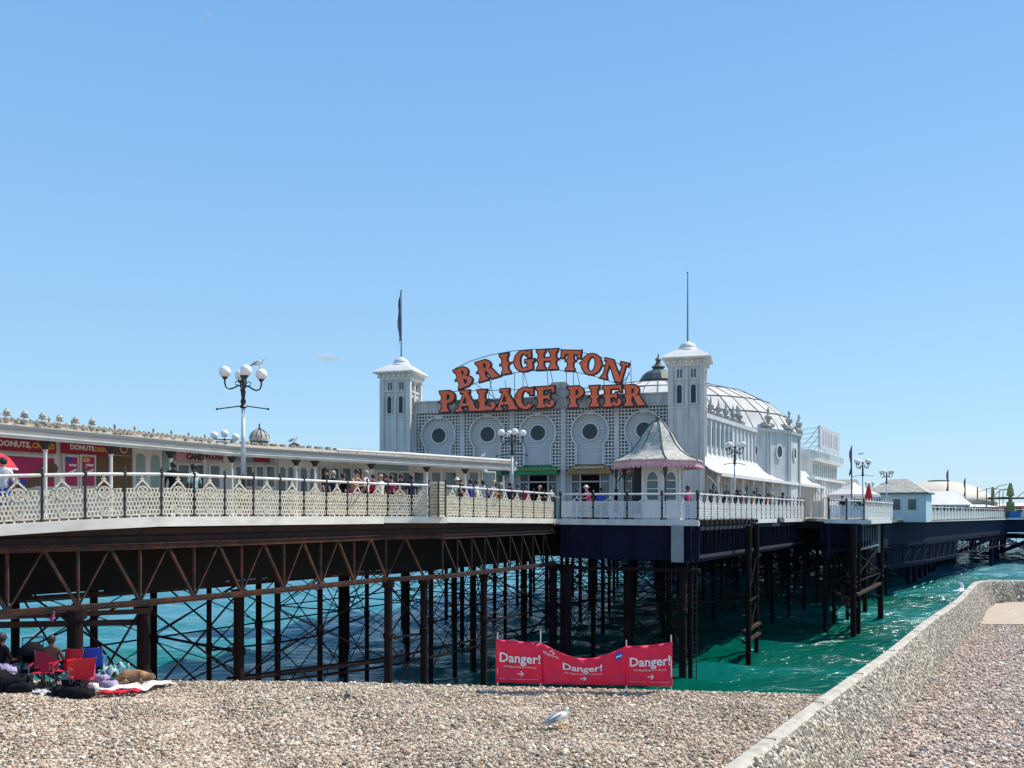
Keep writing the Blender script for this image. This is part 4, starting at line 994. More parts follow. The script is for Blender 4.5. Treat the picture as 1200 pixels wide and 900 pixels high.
# ---------------------------------------------------------------- octagonal kiosk
kx,ky=W(771,46.9); ks=thing('octagonal_kiosk','small octagonal white kiosk with a swept grey tiled roof and a pink valance','kiosk',(kx,ky,G0),math.atan2(-kx,ky)*0)
A8=PI/8; va=-PI/2   # a corner faces the camera
mb=MB(); mb.lathe([(1.38,0),(1.38,.9),(1.42,.92),(1.42,1.0),(1.36,1.02),(1.36,3.15)],n=8,a0=va); 
for k in range(8): t=va+k*PI/4; mb.tube([(1.38*math.cos(t),1.38*math.sin(t),0),(1.38*math.cos(t),1.38*math.sin(t),3.2)],.08,6)
mb.build('wall','white_paint',ks)
for k in range(8):
    t=va+PI/8+k*PI/4; nn=Vector((math.cos(t),math.sin(t),0)); u_=Vector((-math.sin(t),math.cos(t),0)); c=nn*(1.36*math.cos(PI/8))
    pl_=[(.3,1.15),(.3,2.2)]+[(.3*math.cos(PI*j/8),2.2+.45*math.sin(PI*j/8)) for j in range(1,8)]+[(-.3,2.2),(-.3,1.15)]; n=len(pl_)
    mb=MB(); vs=[]
    for sc_ in (1,1.25):
        for e in (.01,.06): vs += [c+u_*(x*sc_)+nn*e+Vector((0,0,1.9+(z-1.9)*(1+.14*(sc_-1)/.25))) for x,z in pl_]
    fs=[]
    for i in range(n):
        j=(i+1)%n; fs += [(n+i,n+j,3*n+j,3*n+i),(3*n+i,3*n+j,2*n+j,2*n+i),(i,j,n+j,n+i)]
    mb.add(vs,fs)
    for z in (1.75,2.2): mb.bar(c+u_*.3+nn*.04+Vector((0,0,z)),c-u_*.3+nn*.04+Vector((0,0,z)),.04,.05)
    wn=mb.build('arched_window','white_paint',ks)
    mb=MB(); mb.add([c+u_*x+nn*.015+Vector((0,0,z)) for x,z in pl_],[tuple(range(n))]); mb.build('pane','glass',wn)
t_=va+PI/8+6*PI/4; nn=Vector((math.cos(t_),math.sin(t_),0)); u_=Vector((-math.sin(t_),math.cos(t_),0))
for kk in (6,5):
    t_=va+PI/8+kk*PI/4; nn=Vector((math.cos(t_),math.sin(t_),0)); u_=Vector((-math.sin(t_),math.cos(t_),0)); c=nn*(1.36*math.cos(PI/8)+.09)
    mb=MB(); mb.bar(c-u_*.44+Vector((0,0,1.7)),c+u_*.44+Vector((0,0,1.7)),.03,2.6); mb.build('opening_shade','interior_dark',ks)  # dark panel painted as the shade inside the kiosk's open sides
op=[(2.55,3.22),(2.5,3.30),(2.0,3.48),(1.5,3.80),(1.12,4.25),(.78,4.85),(.42,5.30),(.12,5.52)]
mb=MB(); mb.lathe(op,n=8,a0=va); rf=mb.build('roof','roof_slate',ks)
mb=MB()
for k in range(8):
    t=va+k*PI/4; pts=[(r*math.cos(t),r*math.sin(t),z+.02) for r,z in op]; mb.tube(pts,.035,5)
mb.build('hip_roll','lead',rf)
mb=MB(); mb.lathe([(.14,5.5),(.1,5.6),(.16,5.68),(.06,5.75),(.03,6.1),(.07,6.15),(.01,6.3)],n=8); mb.build('finial','lead',rf)
mb=MB(); mb.lathe([(2.46,2.92),(2.46,3.22),(2.40,3.22),(2.40,2.92)],n=8,a0=va,cap=False); mb.f+= [[k,(k+1)%8,24+(k+1)%8,24+k] for k in range(8)]; mb.m+=[0]*8
for k in range(8):
    t=va+PI/8+k*PI/4; u_=Vector((-math.sin(t),math.cos(t),0)); nn=Vector((math.cos(t),math.sin(t),0)); c=nn*2.46*math.cos(PI/8)
    for j in range(7): mb.sphere(c+u_*(-.8+j*.27)+Vector((0,0,2.9)),(.12,.12,.07),6,4)
mb.build('valance','pale_pink',ks)
for k in (5,6,7,0): 
    t=va+k*PI/4; x,y=2.3*math.cos(t),2.3*math.sin(t); mb=MB(); mb.lathe([(.08,0),(.05,.3),(.045,2.3),(.1,2.5),(.12,2.9)],(x,y,0),8)
    for j in range(6):
        a=j*PI/12; 
    mb.bar((x,y,2.1),(x*.72,y*.72,2.85),.04,.06); mb.ring((x*.86,y*.86,2.6),.13,.03,.04,10); mb.build('post','black_iron',ks)
# ---------------------------------------------------------------- shop rows on the left
def hitp(fr,px,py,y): a=fr.hit(px,py,y); return a[0],a[1]-G0
def panel(fr,t,name,px0,py0,px1,py1,y,m,th=.05,parent=None):
    a=hitp(fr,px0,py0,y); b=hitp(fr,px1,py1,y); a2=hitp(fr,px0,py1,y); b2=hitp(fr,px1,py0,y)
    mb=MB(); x0_,x1_=a[0],b[0]; z1_=(a[1]+b2[1])/2; z0_=(b[1]+a2[1])/2; mb.bx(x0_,x1_,y-th,y,z0_,z1_)
    return mb.build(name,m,parent or t),(x0_,x1_,z0_,z1_)
def txt(t,s,x,z,y,size,m,parent=None,off=.01,sp=1.0):
    mb=MB(); mb.text(s,size,lambda a,b,c:(x+a,y-c,z+b),.02,off,sp); return mb.build('lettering',m,parent or t)
def shoprow(fr,length,label,posts,start=0.0,cream=True):
    t=thing('shop_row',label,'building',(fr.o.x,fr.o.y,G0),fr.rz)
    mb=MB(); mb.bx(start,length,2.35,2.6,0,3.6)
    mb.build('wall','white_paint',t)
    mb=MB(); mb.add([(start,-.05,3.42),(length,-.05,3.42),(length,1.2,3.70),(start,1.2,3.70),(start,-.05,3.36),(length,-.05,3.36),(length,1.2,3.6),(start,1.2,3.6)],[(0,1,2,3),(7,6,5,4),(0,3,7,4),(1,5,6,2),(0,4,5,1),(3,2,6,7)])
    mb.bx(start,length,1.2,4.4,3.6,3.705)
    rf=mb.build('roof','roof_cream' ,t)
    mb=MB(); mb.bx(start,length,-.06,.04,3.0,3.34)
    mb.bx(start,length,-.12,-.06,3.10,3.14); mb.build('fascia','lip_paint',rf)
    mb=MB(); mb.bx(start,length,-.16,-.07,3.30,3.42); mb.build('gutter','steel_grey',rf)
    mb=MB(); mb.add([(start,.05,3.10),(length,.05,3.10),(length,2.34,3.56),(start,2.34,3.56)],[(0,1,2,3)]); mb.build('soffit','white_paint',rf)
    for x in posts:
        mb=MB(); mb.lathe([(.10,0),(.10,.35),(.065,.45),(.06,2.6),(.10,2.7)],(x,.12,0),10); p=mb.build('post','white_paint',t)
        mb=MB(); mb.lathe([(.07,2.68),(.12,2.8),(.24,2.98)],(x,.12,0),8); mb.build('capital','black_iron',p)
    return t,rf
F1=Frame((-18.9,24.8),(6.4,13.2)); L1=14.65
ps=[hitp(F1,px,540,.12)[0] for px in (-20,53,130,200)]
s1,r1=shoprow(F1,L1,'nearest low shop row with magenta donut posters and cream crested roof edge',ps)
F2=Frame((-12.5,38),(12.7,14.0)); L2=18.9
ps2=[.1]+[hitp(F2,px,560,.12)[0] for px in (347,369,435,500,545,590)]
s2,r2_=shoprow(F2,L2,'farther low shop row with white windows reaching to the hall front',ps2,-1.2)
s2.location.z-=.007
mb=MB(); k=0; mb.bx(.05,L1-.05,1.03,1.17,3.66,3.72)   # cresting: stubby acroteria and ridge tiles
for i in range(62):
    x=.1+i*.235; h=.15 if i%4 else .30
    mb.lathe([(.07,3.42),(.085,3.50),(.03,3.52+h*.3),(.06,3.5+h*.7),(.01,3.5+h)],(x,1.1,.2),6)
    mb.box((x+.12,1.1,3.72),(.15,.14,.10)); mb.box((x+.05,random.uniform(.1,.9),3.52+.1*random.random()),(.1,.18,.08))
mb.build('cresting','roof_cream',r1)
mb=MB()
for i in range(36):
    x=.2+i*.52; mb.box((x,1.1+random.uniform(-.1,.1),3.72),(random.uniform(.15,.42),.25,random.uniform(.06,.16)))
mb.build('ridge_tiles','roof_cream',r2_)
mb=MB(); xh=hitp(F2,470,530,.2)[0]
mb.tube([(xh-4.2,.2,3.60),(xh,.2,3.62)],.07,8); mb.tube([(xh,.2,3.62),(L2,.2,3.62)],.09,8)
for i in range(12): mb.box((xh-4+i*1.2,.2,3.5),(.1,.1,.2))
mb.build('roof_pipe','roof_white',r2_)
for i,px in enumerate((9,30,51,71,90,109)):
    x=hitp(F1,px,485,.5)[0]; mb=MB(); mb.lathe([(.06,3.45),(.12,3.6),(.03,3.66),(.09,3.76),(.12,3.82),(.02,3.95)],(x,.55,0),7); mb.sphere((x-.1,.55,3.72),(.07,.05,.05),6,4); mb.sphere((x+.1,.55,3.72),(.07,.05,.05),6,4); mb.v=[(a_,b_,c_+.12) for a_,b_,c_ in mb.v]; mb.build('roof_finial','roof_slate',r1)
y=2.33
o,b=panel(F1,s1,'fascia_sign',-26,511,65,529,y,'sign_red'); txt(s1,'DONUTS,',(b[0]+(b[1]-b[0])*.44),(b[2]+b[3])/2-.03,y-.06,.29,'sign_white',o); txt(s1,'CREPES',b[0]+(b[1]-b[0])*.82,(b[2]+b[3])/2-.03,y-.06,.28,'yellow',o)
o,b=panel(F1,s1,'fascia_sign',71,516,128,533,y,'sign_red'); txt(s1,'DONUTS,',b[0]+(b[1]-b[0])*.42,(b[2]+b[3])/2-.03,y-.06,.26,'sign_white',o); txt(s1,'CREPES',b[0]+(b[1]-b[0])*.82,(b[2]+b[3])/2-.05,y-.06,.23,'yellow',o)
def window(fr,t,px0,py0,px1,py1,m,y=2.33,nm='window'):
    o,b=panel(fr,t,nm,px0,py0,px1,py1,y,'white_paint',.09); k=.09; mb=MB(); mb.bx(b[0]+k,b[1]-k,y-.11,y-.092,b[2]+k,b[3]-k); mb.build('poster' if m=='magenta' else 'pane',m,o); return b,o
b,o=window(F1,s1,-30,532,64,572,'magenta')
mb=MB(); w_=b[1]-b[0]; 
for cx,cz,rx,rz_ in ((.78,.35,.16,.20),(.9,.62,.12,.2),(.55,.12,.2,.12)): mb.prism([(b[0]+w_*(cx+rx*math.cos(2*PI*k/16)),b[2]+(b[3]-b[2])*(cz+rz_*math.sin(2*PI*k/16))) for k in range(16)],y-.118-.003*cx,y-.112)
mb.build('donut_picture','brown_wood',o)
mb=MB(); mb.bx(b[0]+w_*.32,b[0]+w_*.6,y-.125,y-.113,b[2]+.12,b[2]+.32); mb.build('blue_strip','blue_cloth',o)
for a_,c_ in ((72,91),(92,111)):
    b,o=window(F1,s1,a_,533,c_,572,'magenta'); mb=MB(); w_=b[1]-b[0]; h_=b[3]-b[2]
    mb.prism([(b[0]+w_*.2,b[2]+h_*.35),(b[0]+w_*.8,b[2]+h_*.52),(b[0]+w_*.8,b[2]+h_*.6),(b[0]+w_*.2,b[2]+h_*.45)],y-.12,y-.112); mb.bx(b[0]+w_*.35,b[0]+w_*.8,y-.12,y-.112,b[2]+h_*.66,b[2]+h_*.72); mb.build('white_flash','sign_white',o)
    mb=MB(); mb.bx(b[0]+w_*.15,b[0]+w_*.55,y-.123,y-.112,b[2]+h_*.78,b[2]+h_*.9); mb.build('price_patch','blue_cloth' if a_==72 else 'yellow',o)
panel(F1,s1,'brown_panel',113,534,153,575,y,'brown_wood'); o,b=panel(F1,s1,'side_sign',129,519,153,533,y,'brown_wood')
mb=MB(); mb.ring(((b[0]+b[1])/2+.1,y-.07,(b[2]+b[3])/2),.16,.08,.03,14); mb.build('donut_emblem','pale_pink',o)
def archdoor(fr,t,px0,px1,py0,y=2.33,nwin=2):
    o,b=panel(fr,t,'door',px0,py0,px1,py0+50,y,'white_paint',.1); w_=(b[1]-b[0])/nwin
    for i in range(nwin):
        cx=b[0]+w_*(i+.5); hw=w_*.30; zt=b[3]-.55; zb=.5; mb=MB()
        pl_=[(cx+hw,zb)]+[(cx+hw*math.cos(PI*k/8),zt+hw*math.sin(PI*k/8)) for k in range(9)]+[(cx-hw,zb)]; mb.prism(pl_,y-.13,y-.102); mb.build('pane','glass' if t is not s1 else 'pale_teal',o)
        mb=MB(); mb.prism([(x_+(x_-cx)*.25,z_ if z_<=zb else zt+(z_-zt)*1.25) for x_,z_ in pl_],y-.115,y-.101); mb.build('window_frame','handrail',o)
    mb=MB(); mb.box(((b[0]+b[1])/2,y-.14,1.0),(.05,.06,.25)); mb.build('handle','black_iron',o)
archdoor(F1,s1,154,188,524)
panel(F1,s1,'teal_panel',190,527,204,560,y,'pale_teal')
o,b=panel(F2,s2,'fascia_sign',243,529,262,541,y,'pale_pink'); txt(s2,'FLOSS',(b[0]+b[1])/2-.1,(b[2]+b[3])/2-.02,y-.06,.33,'black_iron',o,.01)
o,b=panel(F1,s1,'fascia_sign',205,528,240,541,y,'pale_pink'); txt(s1,'CANDY',(b[0]+b[1])/2+.35,(b[2]+b[3])/2-.04,y-.06,.36,'black_iron',o,.012)
mb=MB()
for k in range(7): mb.prism([(b[0]+.2+k*.5,b[3]-.02),(b[0]+.5+k*.5,b[3]-.02),(b[0]+.35+k*.5,b[3]-.16)],y-.07,y-.052)
mb.build('bunting_trim','sign_red',o)
window(F1,s1,206,543,221,575,'glass'); window(F1,s1,222,543,238,575,'glass'); window(F2,s2,244,544,258,573,'glass')
F2y=2.33
o,b=panel(F2,s2,'fascia_sign',274,532,321,542,F2y,'pale_teal')
mb=MB(); mb.bx(b[0]+1.0,b[0]+1.9,F2y-.08,F2y-.052,b[2]+.04,b[3]-.04); mb.build('red_patch','sign_red',o)
for a_,c_ in ((274,284),(286,296),(298,309),(310,322)): window(F2,s2,a_,545,c_,572,'glass')
archdoor(F2,s2,325,344,538); archdoor(F2,s2,349,371,540)
for a_,c_ in ((374,383),(385,397),(399,411),(413,424)): window(F2,s2,a_,547,c_,575,'glass_dark')
for a_,c_ in ((440,452),(454,466),(468,480),(483,496),(504,516),(520,534),(548,560),(564,580)): window(F2,s2,a_,552,c_,575,'glass')
o,b=panel(F2,s2,'fascia_sign',438,545,478,550.5,F2y,'pale_teal')
# small domed cupola and roof globes behind the shop roofs
t=thing('roof_cupola','little striped grey cupola poking over the cream shop roof','cupola',P(304,517,44)); t.scale=(.52,.52,.62)
mb=MB(); mb.lathe([(1.0,0),(1.0,.2),(.9,.5),(.65,.75),(.35,.9),(.1,1.0)],n=12); mb.build('cap','roof_slate',t)
mb=MB(); 
for k in range(12): a=k*PI/6; mb.tube([(r*math.cos(a),r*math.sin(a),z+.01) for r,z in [(1.0,.2),(.9,.5),(.65,.75),(.35,.9),(.1,1.0)]],.04,5)
mb.lathe([(.12,.98),(.16,1.1),(.06,1.2),(.1,1.35),(.02,1.5)],n=8); mb.bx(-.7,.7,-.7,.7,-.9,.02); mb.build('ribs','lead',t)
# ---------------------------------------------------------------- lamps
def make_lamp():
    t=thing('street_lamp','','street lamp',(0,0,0),0,'multi globe iron lamp standards on the pier')
    mb=MB(); mb.lathe([(.24,0),(.24,.12),(.18,.16),(.16,.7),(.2,.76),(.1,.9),(.09,1.35)],n=10); mb.build('base','black_iron',t,smooth=False)
    mb=MB(); mb.lathe([(.085,1.3),(.075,2.6),(.09,2.65),(.07,2.7),(.062,3.75)],n=10); mb.build('shaft','rail_cold',t,smooth=True)
    mb=MB(); mb.lathe([(.07,3.7),(.14,3.76),(.07,3.85),(.10,3.95),(.06,4.05),(.09,4.3),(.05,4.4),(.05,4.75),(.09,4.8),(.12,4.86),(.02,4.9)],n=10); mb.build('head','black_iron',t)
    mb=MB(); mb.tube([(-.88,0,3.66),(0,0,3.80),(.85,0,3.70)],.022,6); mb.sphere((-.88,0,3.66),.045,6,4); mb.sphere((.85,0,3.70),.045,6,4); mb.build('ladder_bar','black_iron',t)
    for k in range(4):
        a=R(14)+k*PI/2; c,s=math.cos(a),math.sin(a); rz_=.62 
        mb=MB(); mb.tube([(r*c,r*s,z) for r,z in ((.05,4.52),(.2,4.48),(.33,4.40),(.46,4.36),(.58,4.42),(.62,4.56),(.62,4.68))],.03,6)
        mb.tube([(r*c,r*s,z) for r,z in ((.12,4.6),(.2,4.66),(.27,4.6),(.25,4.52),(.18,4.53))],.018,5)
        mb.lathe([(.02,4.66),(.09,4.74),(.11,4.78)],(rz_*c,rz_*s,0),8); ar_=mb.build('arm','black_iron',t)
        mb=MB(); mb.sphere((rz_*c,rz_*s,4.95),.205,14,10); mb.build('globe','globe',ar_,smooth=True)
    return t
lamp0=make_lamp()
LS=[(285,30.1,8.55,'nearest tall globe lamp, in front of the shop row with a gull on one globe',.2),(600,46.5,8.1,'globe lamp standing before the second porthole of the hall',0),(861,55,8.1,'globe lamp in front of the domed hall windows',.5),(1011,71,8.0,'globe lamp beside the thin flagpole on the projecting platform',0),(1039,87,7.9,'globe lamp rising over the hip roof of the pale blue kiosk',.4),(1019,118,7.8,'smallest distant globe lamp left of the pale blue kiosk roof',.2)]
for i,(px,d,z,lab,rz) in enumerate(LS):
    o=lamp0 if i==0 else copy_tree(lamp0); x_,y_=W(px,d); place(o,(x_,y_,z),rz,lab,.97 if i else 1.0)
g=thing('roof_globe','cluster of three white globes showing over the shop roof behind the nearest lamp','street lamp',P(263,570,46))
mb=MB(); mb.lathe([(.08,-1.5),(.05,2.6)],n=8); mb.tube([(-.6,0,2.55),(.65,0,2.5)],.03,6); mb.build('stand','black_iron',g)
for x_,z_ in ((-.55,2.85),(.0,2.95),(.6,2.75)): mb=MB(); mb.sphere((x_,0,z_-.1),.21,12,8); mb.build('globe','globe',g,smooth=True)
# ---------------------------------------------------------------- pier head beyond
kb=thing('blue_kiosk','pale blue square kiosk with a dark eaved hip roof at the pier bend','kiosk',(41.5,91.5,7.85),R(-33))
mb=MB(); mb.bx(-2.9,2.9,-2.2,2.2,-.3,2.7); mb.build('wall','kiosk_blue',kb)
mb=MB(); mb.bx(-3.15,3.15,-2.45,2.45,2.7,2.82); mb.add([(-3.1,-2.4,2.82),(3.1,-2.4,2.82),(3.1,2.4,2.82),(-3.1,2.4,2.82),(-.8,0,4.3),(.8,0,4.3)],[(0,1,5,4),(1,2,5),(2,3,4,5),(3,0,4)]); rk=mb.build('roof','roof_slate',kb)
mb=MB(); mb.bx(-3.2,3.2,-2.5,2.5,2.62,2.72); mb.build('eaves','lead',rk)
for x_ in (-1.7,.1,1.6): mb=MB(); mb.bx(x_-.45,x_+.45,-2.26,-2.2,.9,2.2); wn=mb.build('window','white_paint',kb); mb=MB(); mb.bx(x_-.38,x_+.38,-2.29,-2.262,.98,2.12); mb.build('pane','glass',wn)
fd=thing('far_dome_hall','wide cream shallow domed hall far out on the pier head','building',(75,150,7.7))
mb=MB(); mb.lathe([(9,0),(9,2.3)],n=32); mb.build('wall','white_paint',fd)
mb=MB(); mb.lathe([(9.2,2.2),(8.4,3.4),(7.0,4.6),(5.0,5.5),(3.0,6.05),(1.6,6.25)],n=32); o=mb.build('dome','far_dome',fd,smooth=True)
mb=MB(); mb.lathe([(1.7,6.2),(1.8,6.4),(1.2,6.5)],n=16); mb.build('cap','lead',o)
def block(label,cat,name,x,y,z,rz,w_,d_,h_,rh,mw,mr,nw=6):
    t=thing(name,label,cat,(x,y,z),rz); mb=MB(); mb.bx(-w_/2,w_/2,-d_/2,d_/2,0,h_); mb.build('wall',mw,t)
    mb=MB(); mb.add([(-w_/2-.3,-d_/2-.3,h_),(w_/2+.3,-d_/2-.3,h_),(w_/2+.3,d_/2+.3,h_),(-w_/2-.3,d_/2+.3,h_),(-w_*.3,0,h_+rh),(w_*.3,0,h_+rh)],[(0,1,5,4),(1,2,5),(2,3,4,5),(3,0,4),(3,2,1,0)]); mb.build('roof',mr,t)
    for i in range(nw): a=-w_/2+w_*(i+.25)/nw; mb=MB(); mb.bx(a,a+w_/nw*.55,-d_/2-.06,-d_/2+.01,h_*.35,h_*.85); mb.build('window','glass_dark',t)
    return t
block('white roofed low pavilion with dark openings between the blue kiosk and the far dome','pavilion','pavilion',59.5,119,7.7,R(-20),7,5,1.9,1.9,'grey_white','roof_white',8)
block('small dark fronted stall below the right end of the far dome','stall','stall',74,138,7.7,R(-10),7,4,1.7,.4,'sign_red','roof_white',5)
block('long low white roofed building at the right edge of the pier head','pavilion','pavilion',97,154,7.7,R(-5),24,7,2.0,.5,'pale_pink','roof_white',12)
block('grey round shouldered turret hut left of the thin flagpole','hut','hut',44,113,7.7,R(-25),5,4,3.2,2.0,'kiosk_blue','roof_slate',3)
for i,(px,d,z,w_,lab) in enumerate(((1000,80,8.0,3.2,'white peaked market tent behind the projecting platform'),(989,92,8.0,3.0,'smaller white peaked tent left of the thin flagpole'))):
    t=thing('market_tent',lab,'tent',(*W(px,d),z),R(20),'white tents past the hall'); mb=MB(); mb.lathe([(w_*.75,2.0),(w_*.72,2.25),(w_*.35,2.75),(.05,3.4)],n=4,a0=PI/4); mb.build('canopy','white_cloth',t)
    for sx in (-1,1):
        for sy in (-1,1): mb=MB(); mb.tube([(sx*w_*.5,sy*w_*.5,0),(sx*w_*.5,sy*w_*.5,2.1)],.04,6); mb.build('pole','steel_grey',t)
t=thing('closed_parasol','furled red parasol standing beside the globe lamp on the platform','parasol',(*W(1018,74),8.0)); mb=MB(); mb.tube([(0,0,0),(0,0,3.1)],.03,6); mb.build('pole','steel_grey',t)
mb=MB(); mb.lathe([(.28,1.0),(.34,1.2),(.3,2.0),(.16,2.7),(.04,3.0)],n=9); mb.build('canopy','red_cloth',t)
def flagpole(px,pt,pb,d,lab,flag=True,fl=.6):
    p=P(px,pb,d); top=P(px,pt,d); t=thing('flagpole',lab,'flagpole',(p[0],p[1],7.8)); h=top[2]-7.8; mb=MB(); mb.tube([(0,0,0),(0,0,h)],[.07*d/100+.03,.03*d/100+.02],8); mb.build('pole','steel_grey',t)
    if flag:
        mb=MB(); n=8
        for i in range(n+1):
            for k in range(4): mb.v.append((-(k*.045+.02)*fl*(1+.3*math.sin(i)),.05*math.sin(k*2+i),h-.1-i*.28*fl-k*.09))
        mb.f=[[i*4+k,i*4+k+1,(i+1)*4+k+1,(i+1)*4+k] for i in range(n) for k in range(3)]; mb.m=[0]*len(mb.f); o=mb.build('flag','flag_dark',t,smooth=True); o.modifiers.new('s','SOLIDIFY').thickness=.03
flagpole(998,522,600,72,'thin pole with a furled dark flag right of the end block',True,1.0)
flagpole(1111,550,600,125,'thin pole with a small dark flag in front of the far dome',True,1.3)
flagpole(1131,560,600,130,'plain pole with a furled flag near the middle of the far dome',True,1.1)
flagpole(1156,572,600,135,'short pole left of the green ride post at the right edge',False)
rt=thing('fairground_ride','green and yellow tapered ride tower with a dark level beam at the right edge','ride',(*W(1184,140),7.7))
mb=MB(); mb.lathe([(.7,0),(.65,1.5),(.6,2.5),(.3,2.6),(.3,3.5),(.6,3.6),(.45,4.6),(.2,5.6),(.1,5.7)],n=8); mb.build('tower','ride_green',rt)
mb=MB(); mb.bar((-3.6,0,3.1),(4.5,0,3.2),.4,.3); mb.build('beam','black_iron',rt)
mb=MB(); mb.lathe([(.22,0),(.25,4.6),(.15,5.0)],(-2.9,0,0),8); mb.tube([(-5.4,0,0),(-5.4,0,5.0)],.12,6); mb.tube([(-5.4,0,2.8),(-3,0,3.4),(0,0,3.3)],.06,5); mb.tube([(-1.2,0,0),(-1.2,0,4.6)],.06,5); mb.tube([(-1.8,0,0),(-1.8,0,4.4)],.06,5); mb.tube([(-5.4,0,4.2),(-3,0,4.9),(-1.2,0,4.5),(0,0,4.7)],.05,5); mb.tube([(1.0,0,3.2),(2.2,0,4.2),(4.5,0,4.6)],.06,5); mb.tube([(-2.9,0,4.4),(-1.8,0,5.2),(-.6,0,5.4)],.07,6); mb.tube([(-2.9,0,3.4),(-1.6,0,4.5),(-.5,0,4.7)],.07,6); mb.build('side_post','ride_green',rt)
mb=MB(); mb.box((0,-1.1,.5),(1.8,.6,.9)); mb.build('cabin','ride_blue',rt)
# ---------------------------------------------------------------- people
BONES={ # name: (vertices, bones with tags)
}
def body(pose='stand', h=1.72, seed=0):
    r_=random.Random(seed); k=h/1.72
    lean=0.0; J={}
    if pose=='seat': pz=.46
    else: pz=.93
    fw={'stand':0,'walk':.02,'lean':-.16,'back':.0,'seat':.05}[pose]
    J['pelvis']=(0,0,pz); J['spine']=(0,fw*.35,pz+.2); J['chest']=(0,fw*.8,pz+.42); J['neck']=(0,fw*1.15,pz+.58); J['head0']=(0,fw*1.2-.012,pz+.655); J['head']=(0,fw*1.25-.02,pz+.74)
    for s,n in ((-1,'l'),(1,'r')):
        J['sh'+n]=(s*.175,fw*.95,pz+.50); J['hip'+n]=(s*.09,0,pz-.05)
        if pose=='lean': J['el'+n]=(s*.27,fw-.16,pz+.26); J['wr'+n]=(s*.16,fw-.34,pz+.20); J['ha'+n]=(s*.10,fw-.42,pz+.22)
        elif pose=='seat': J['el'+n]=(s*.26,-.02,pz+.24); J['wr'+n]=(s*.2,-.24,pz+.16); J['ha'+n]=(s*.18,-.32,pz+.16)
        elif pose=='walk': J['el'+n]=(s*.24,s*.08,pz+.22); J['wr'+n]=(s*.24,s*.10-.08,pz-.01); J['ha'+n]=(s*.24,s*.10-.12,pz-.09)
        else: J['el'+n]=(s*.25,.03,pz+.21); J['wr'+n]=(s*.24,-.06,pz-.03); J['ha'+n]=(s*.23,-.09,pz-.11)
        if pose=='seat': J['kn'+n]=(s*.14,-.42,pz+.02); J['an'+n]=(s*.15,-.44,.07); J['to'+n]=(s*.16,-.60,.04)
        elif pose=='walk': J['kn'+n]=(s*.10,-s*.14,.50); J['an'+n]=(s*.10,-s*.24+.05,.08); J['to'+n]=(s*.11,-s*.24-.09,.04)
        else: J['kn'+n]=(s*.10,-.02,.50); J['an'+n]=(s*.105,.02,.08); J['to'+n]=(s*.13,-.13,.04)
    rad={'pelvis':(.15,.115),'spine':(.135,.10),'chest':(.165,.11),'neck':(.056,.056),'head0':(.062,.075),'head':(.082,.10),'sh':.062,'el':.044,'wr':.03,'ha':.036,'hip':.098,'kn':.06,'an':.042,'to':.04}
    E_=[('pelvis','spine','top'),('spine','chest','top'),('chest','neck','top'),('neck','head0','skin'),('head0','head','skin')]
    for n in 'lr': E_ += [('chest','sh'+n,'top'),('sh'+n,'el'+n,'sleeve'),('el'+n,'wr'+n,'skin'),('wr'+n,'ha'+n,'skin'),('pelvis','hip'+n,'bottom'),('hip'+n,'kn'+n,'bottom'),('kn'+n,'an'+n,'shin'),('an'+n,'to'+n,'shoe')]
    # fingers and thumb from the hand joint
    names=list(J)
    for n,s in (('l',-1),('r',1)):
        hv=Vector(J['ha'+n]); d=(hv-Vector(J['wr'+n])).normalized(); side=d.cross(Vector((0,0,1)));
        if side.length<.2: side=Vector((1,0,0))
        side.normalize(); curl=Vector((0,-.02,-.01)) if pose!='lean' else Vector((0,0,-.05))
        for q_,ln in ((-1.5,.062),(-.5,.075),(.5,.07),(1.5,.055)):
            a=hv+d*.03+side*q_*.018; b_=a+d*ln*.55+side*q_*.003; c_=b_+d*ln*.4+curl*.6
            for t_,pt in (('a',a),('b',b_),('c',c_)): J[f'f{n}{q_}{t_}']=tuple(pt); rad[f'f{n}{q_}{t_}']=.0095
            E_ += [('ha'+n,f'f{n}{q_}a','skin'),(f'f{n}{q_}a',f'f{n}{q_}b','skin'),(f'f{n}{q_}b',f'f{n}{q_}c','skin')]
        a=hv-side*s*.03+d*.0; b_=a-side*s*.022+d*.03; J[f't{n}a']=tuple(a);J[f't{n}b']=tuple(b_); rad[f't{n}a']=.011; rad[f't{n}b']=.010
        E_ += [('ha'+n,f't{n}a','skin'),(f't{n}a',f't{n}b','skin')]
    names=list(J); idx={n:i for i,n in enumerate(names)}
    def rr(n):
        if n in rad: return rad[n]
        return rad.get(n[:-1],.04)
    me=skin_mesh([tuple(c*k for c in J[n]) for n in names],[(idx[a],idx[b]) for a,b,_ in E_],[tuple(x*k for x in rr(n)) if isinstance(rr(n),tuple) else rr(n)*k for n in names],1,'body')
    segs=[(np.array(J[a])*k,np.array(J[b])*k,t_) for a,b,t_ in E_]
    cs=np.array([tuple(p.center) for p in me.polygons]); best=np.full(len(cs),9.);lab=np.array(['skin____']*len(cs))
    for a,b_,t_ in segs:
        ab=b_-a; t=np.clip(((cs-a)@ab)/max(1e-9,ab@ab),0,1); dd=np.linalg.norm(cs-(a+t[:,None]*ab),axis=1); m_=dd<best; best[m_]=dd[m_]; lab[m_]=t_
    return me,lab,J,k
BC={}
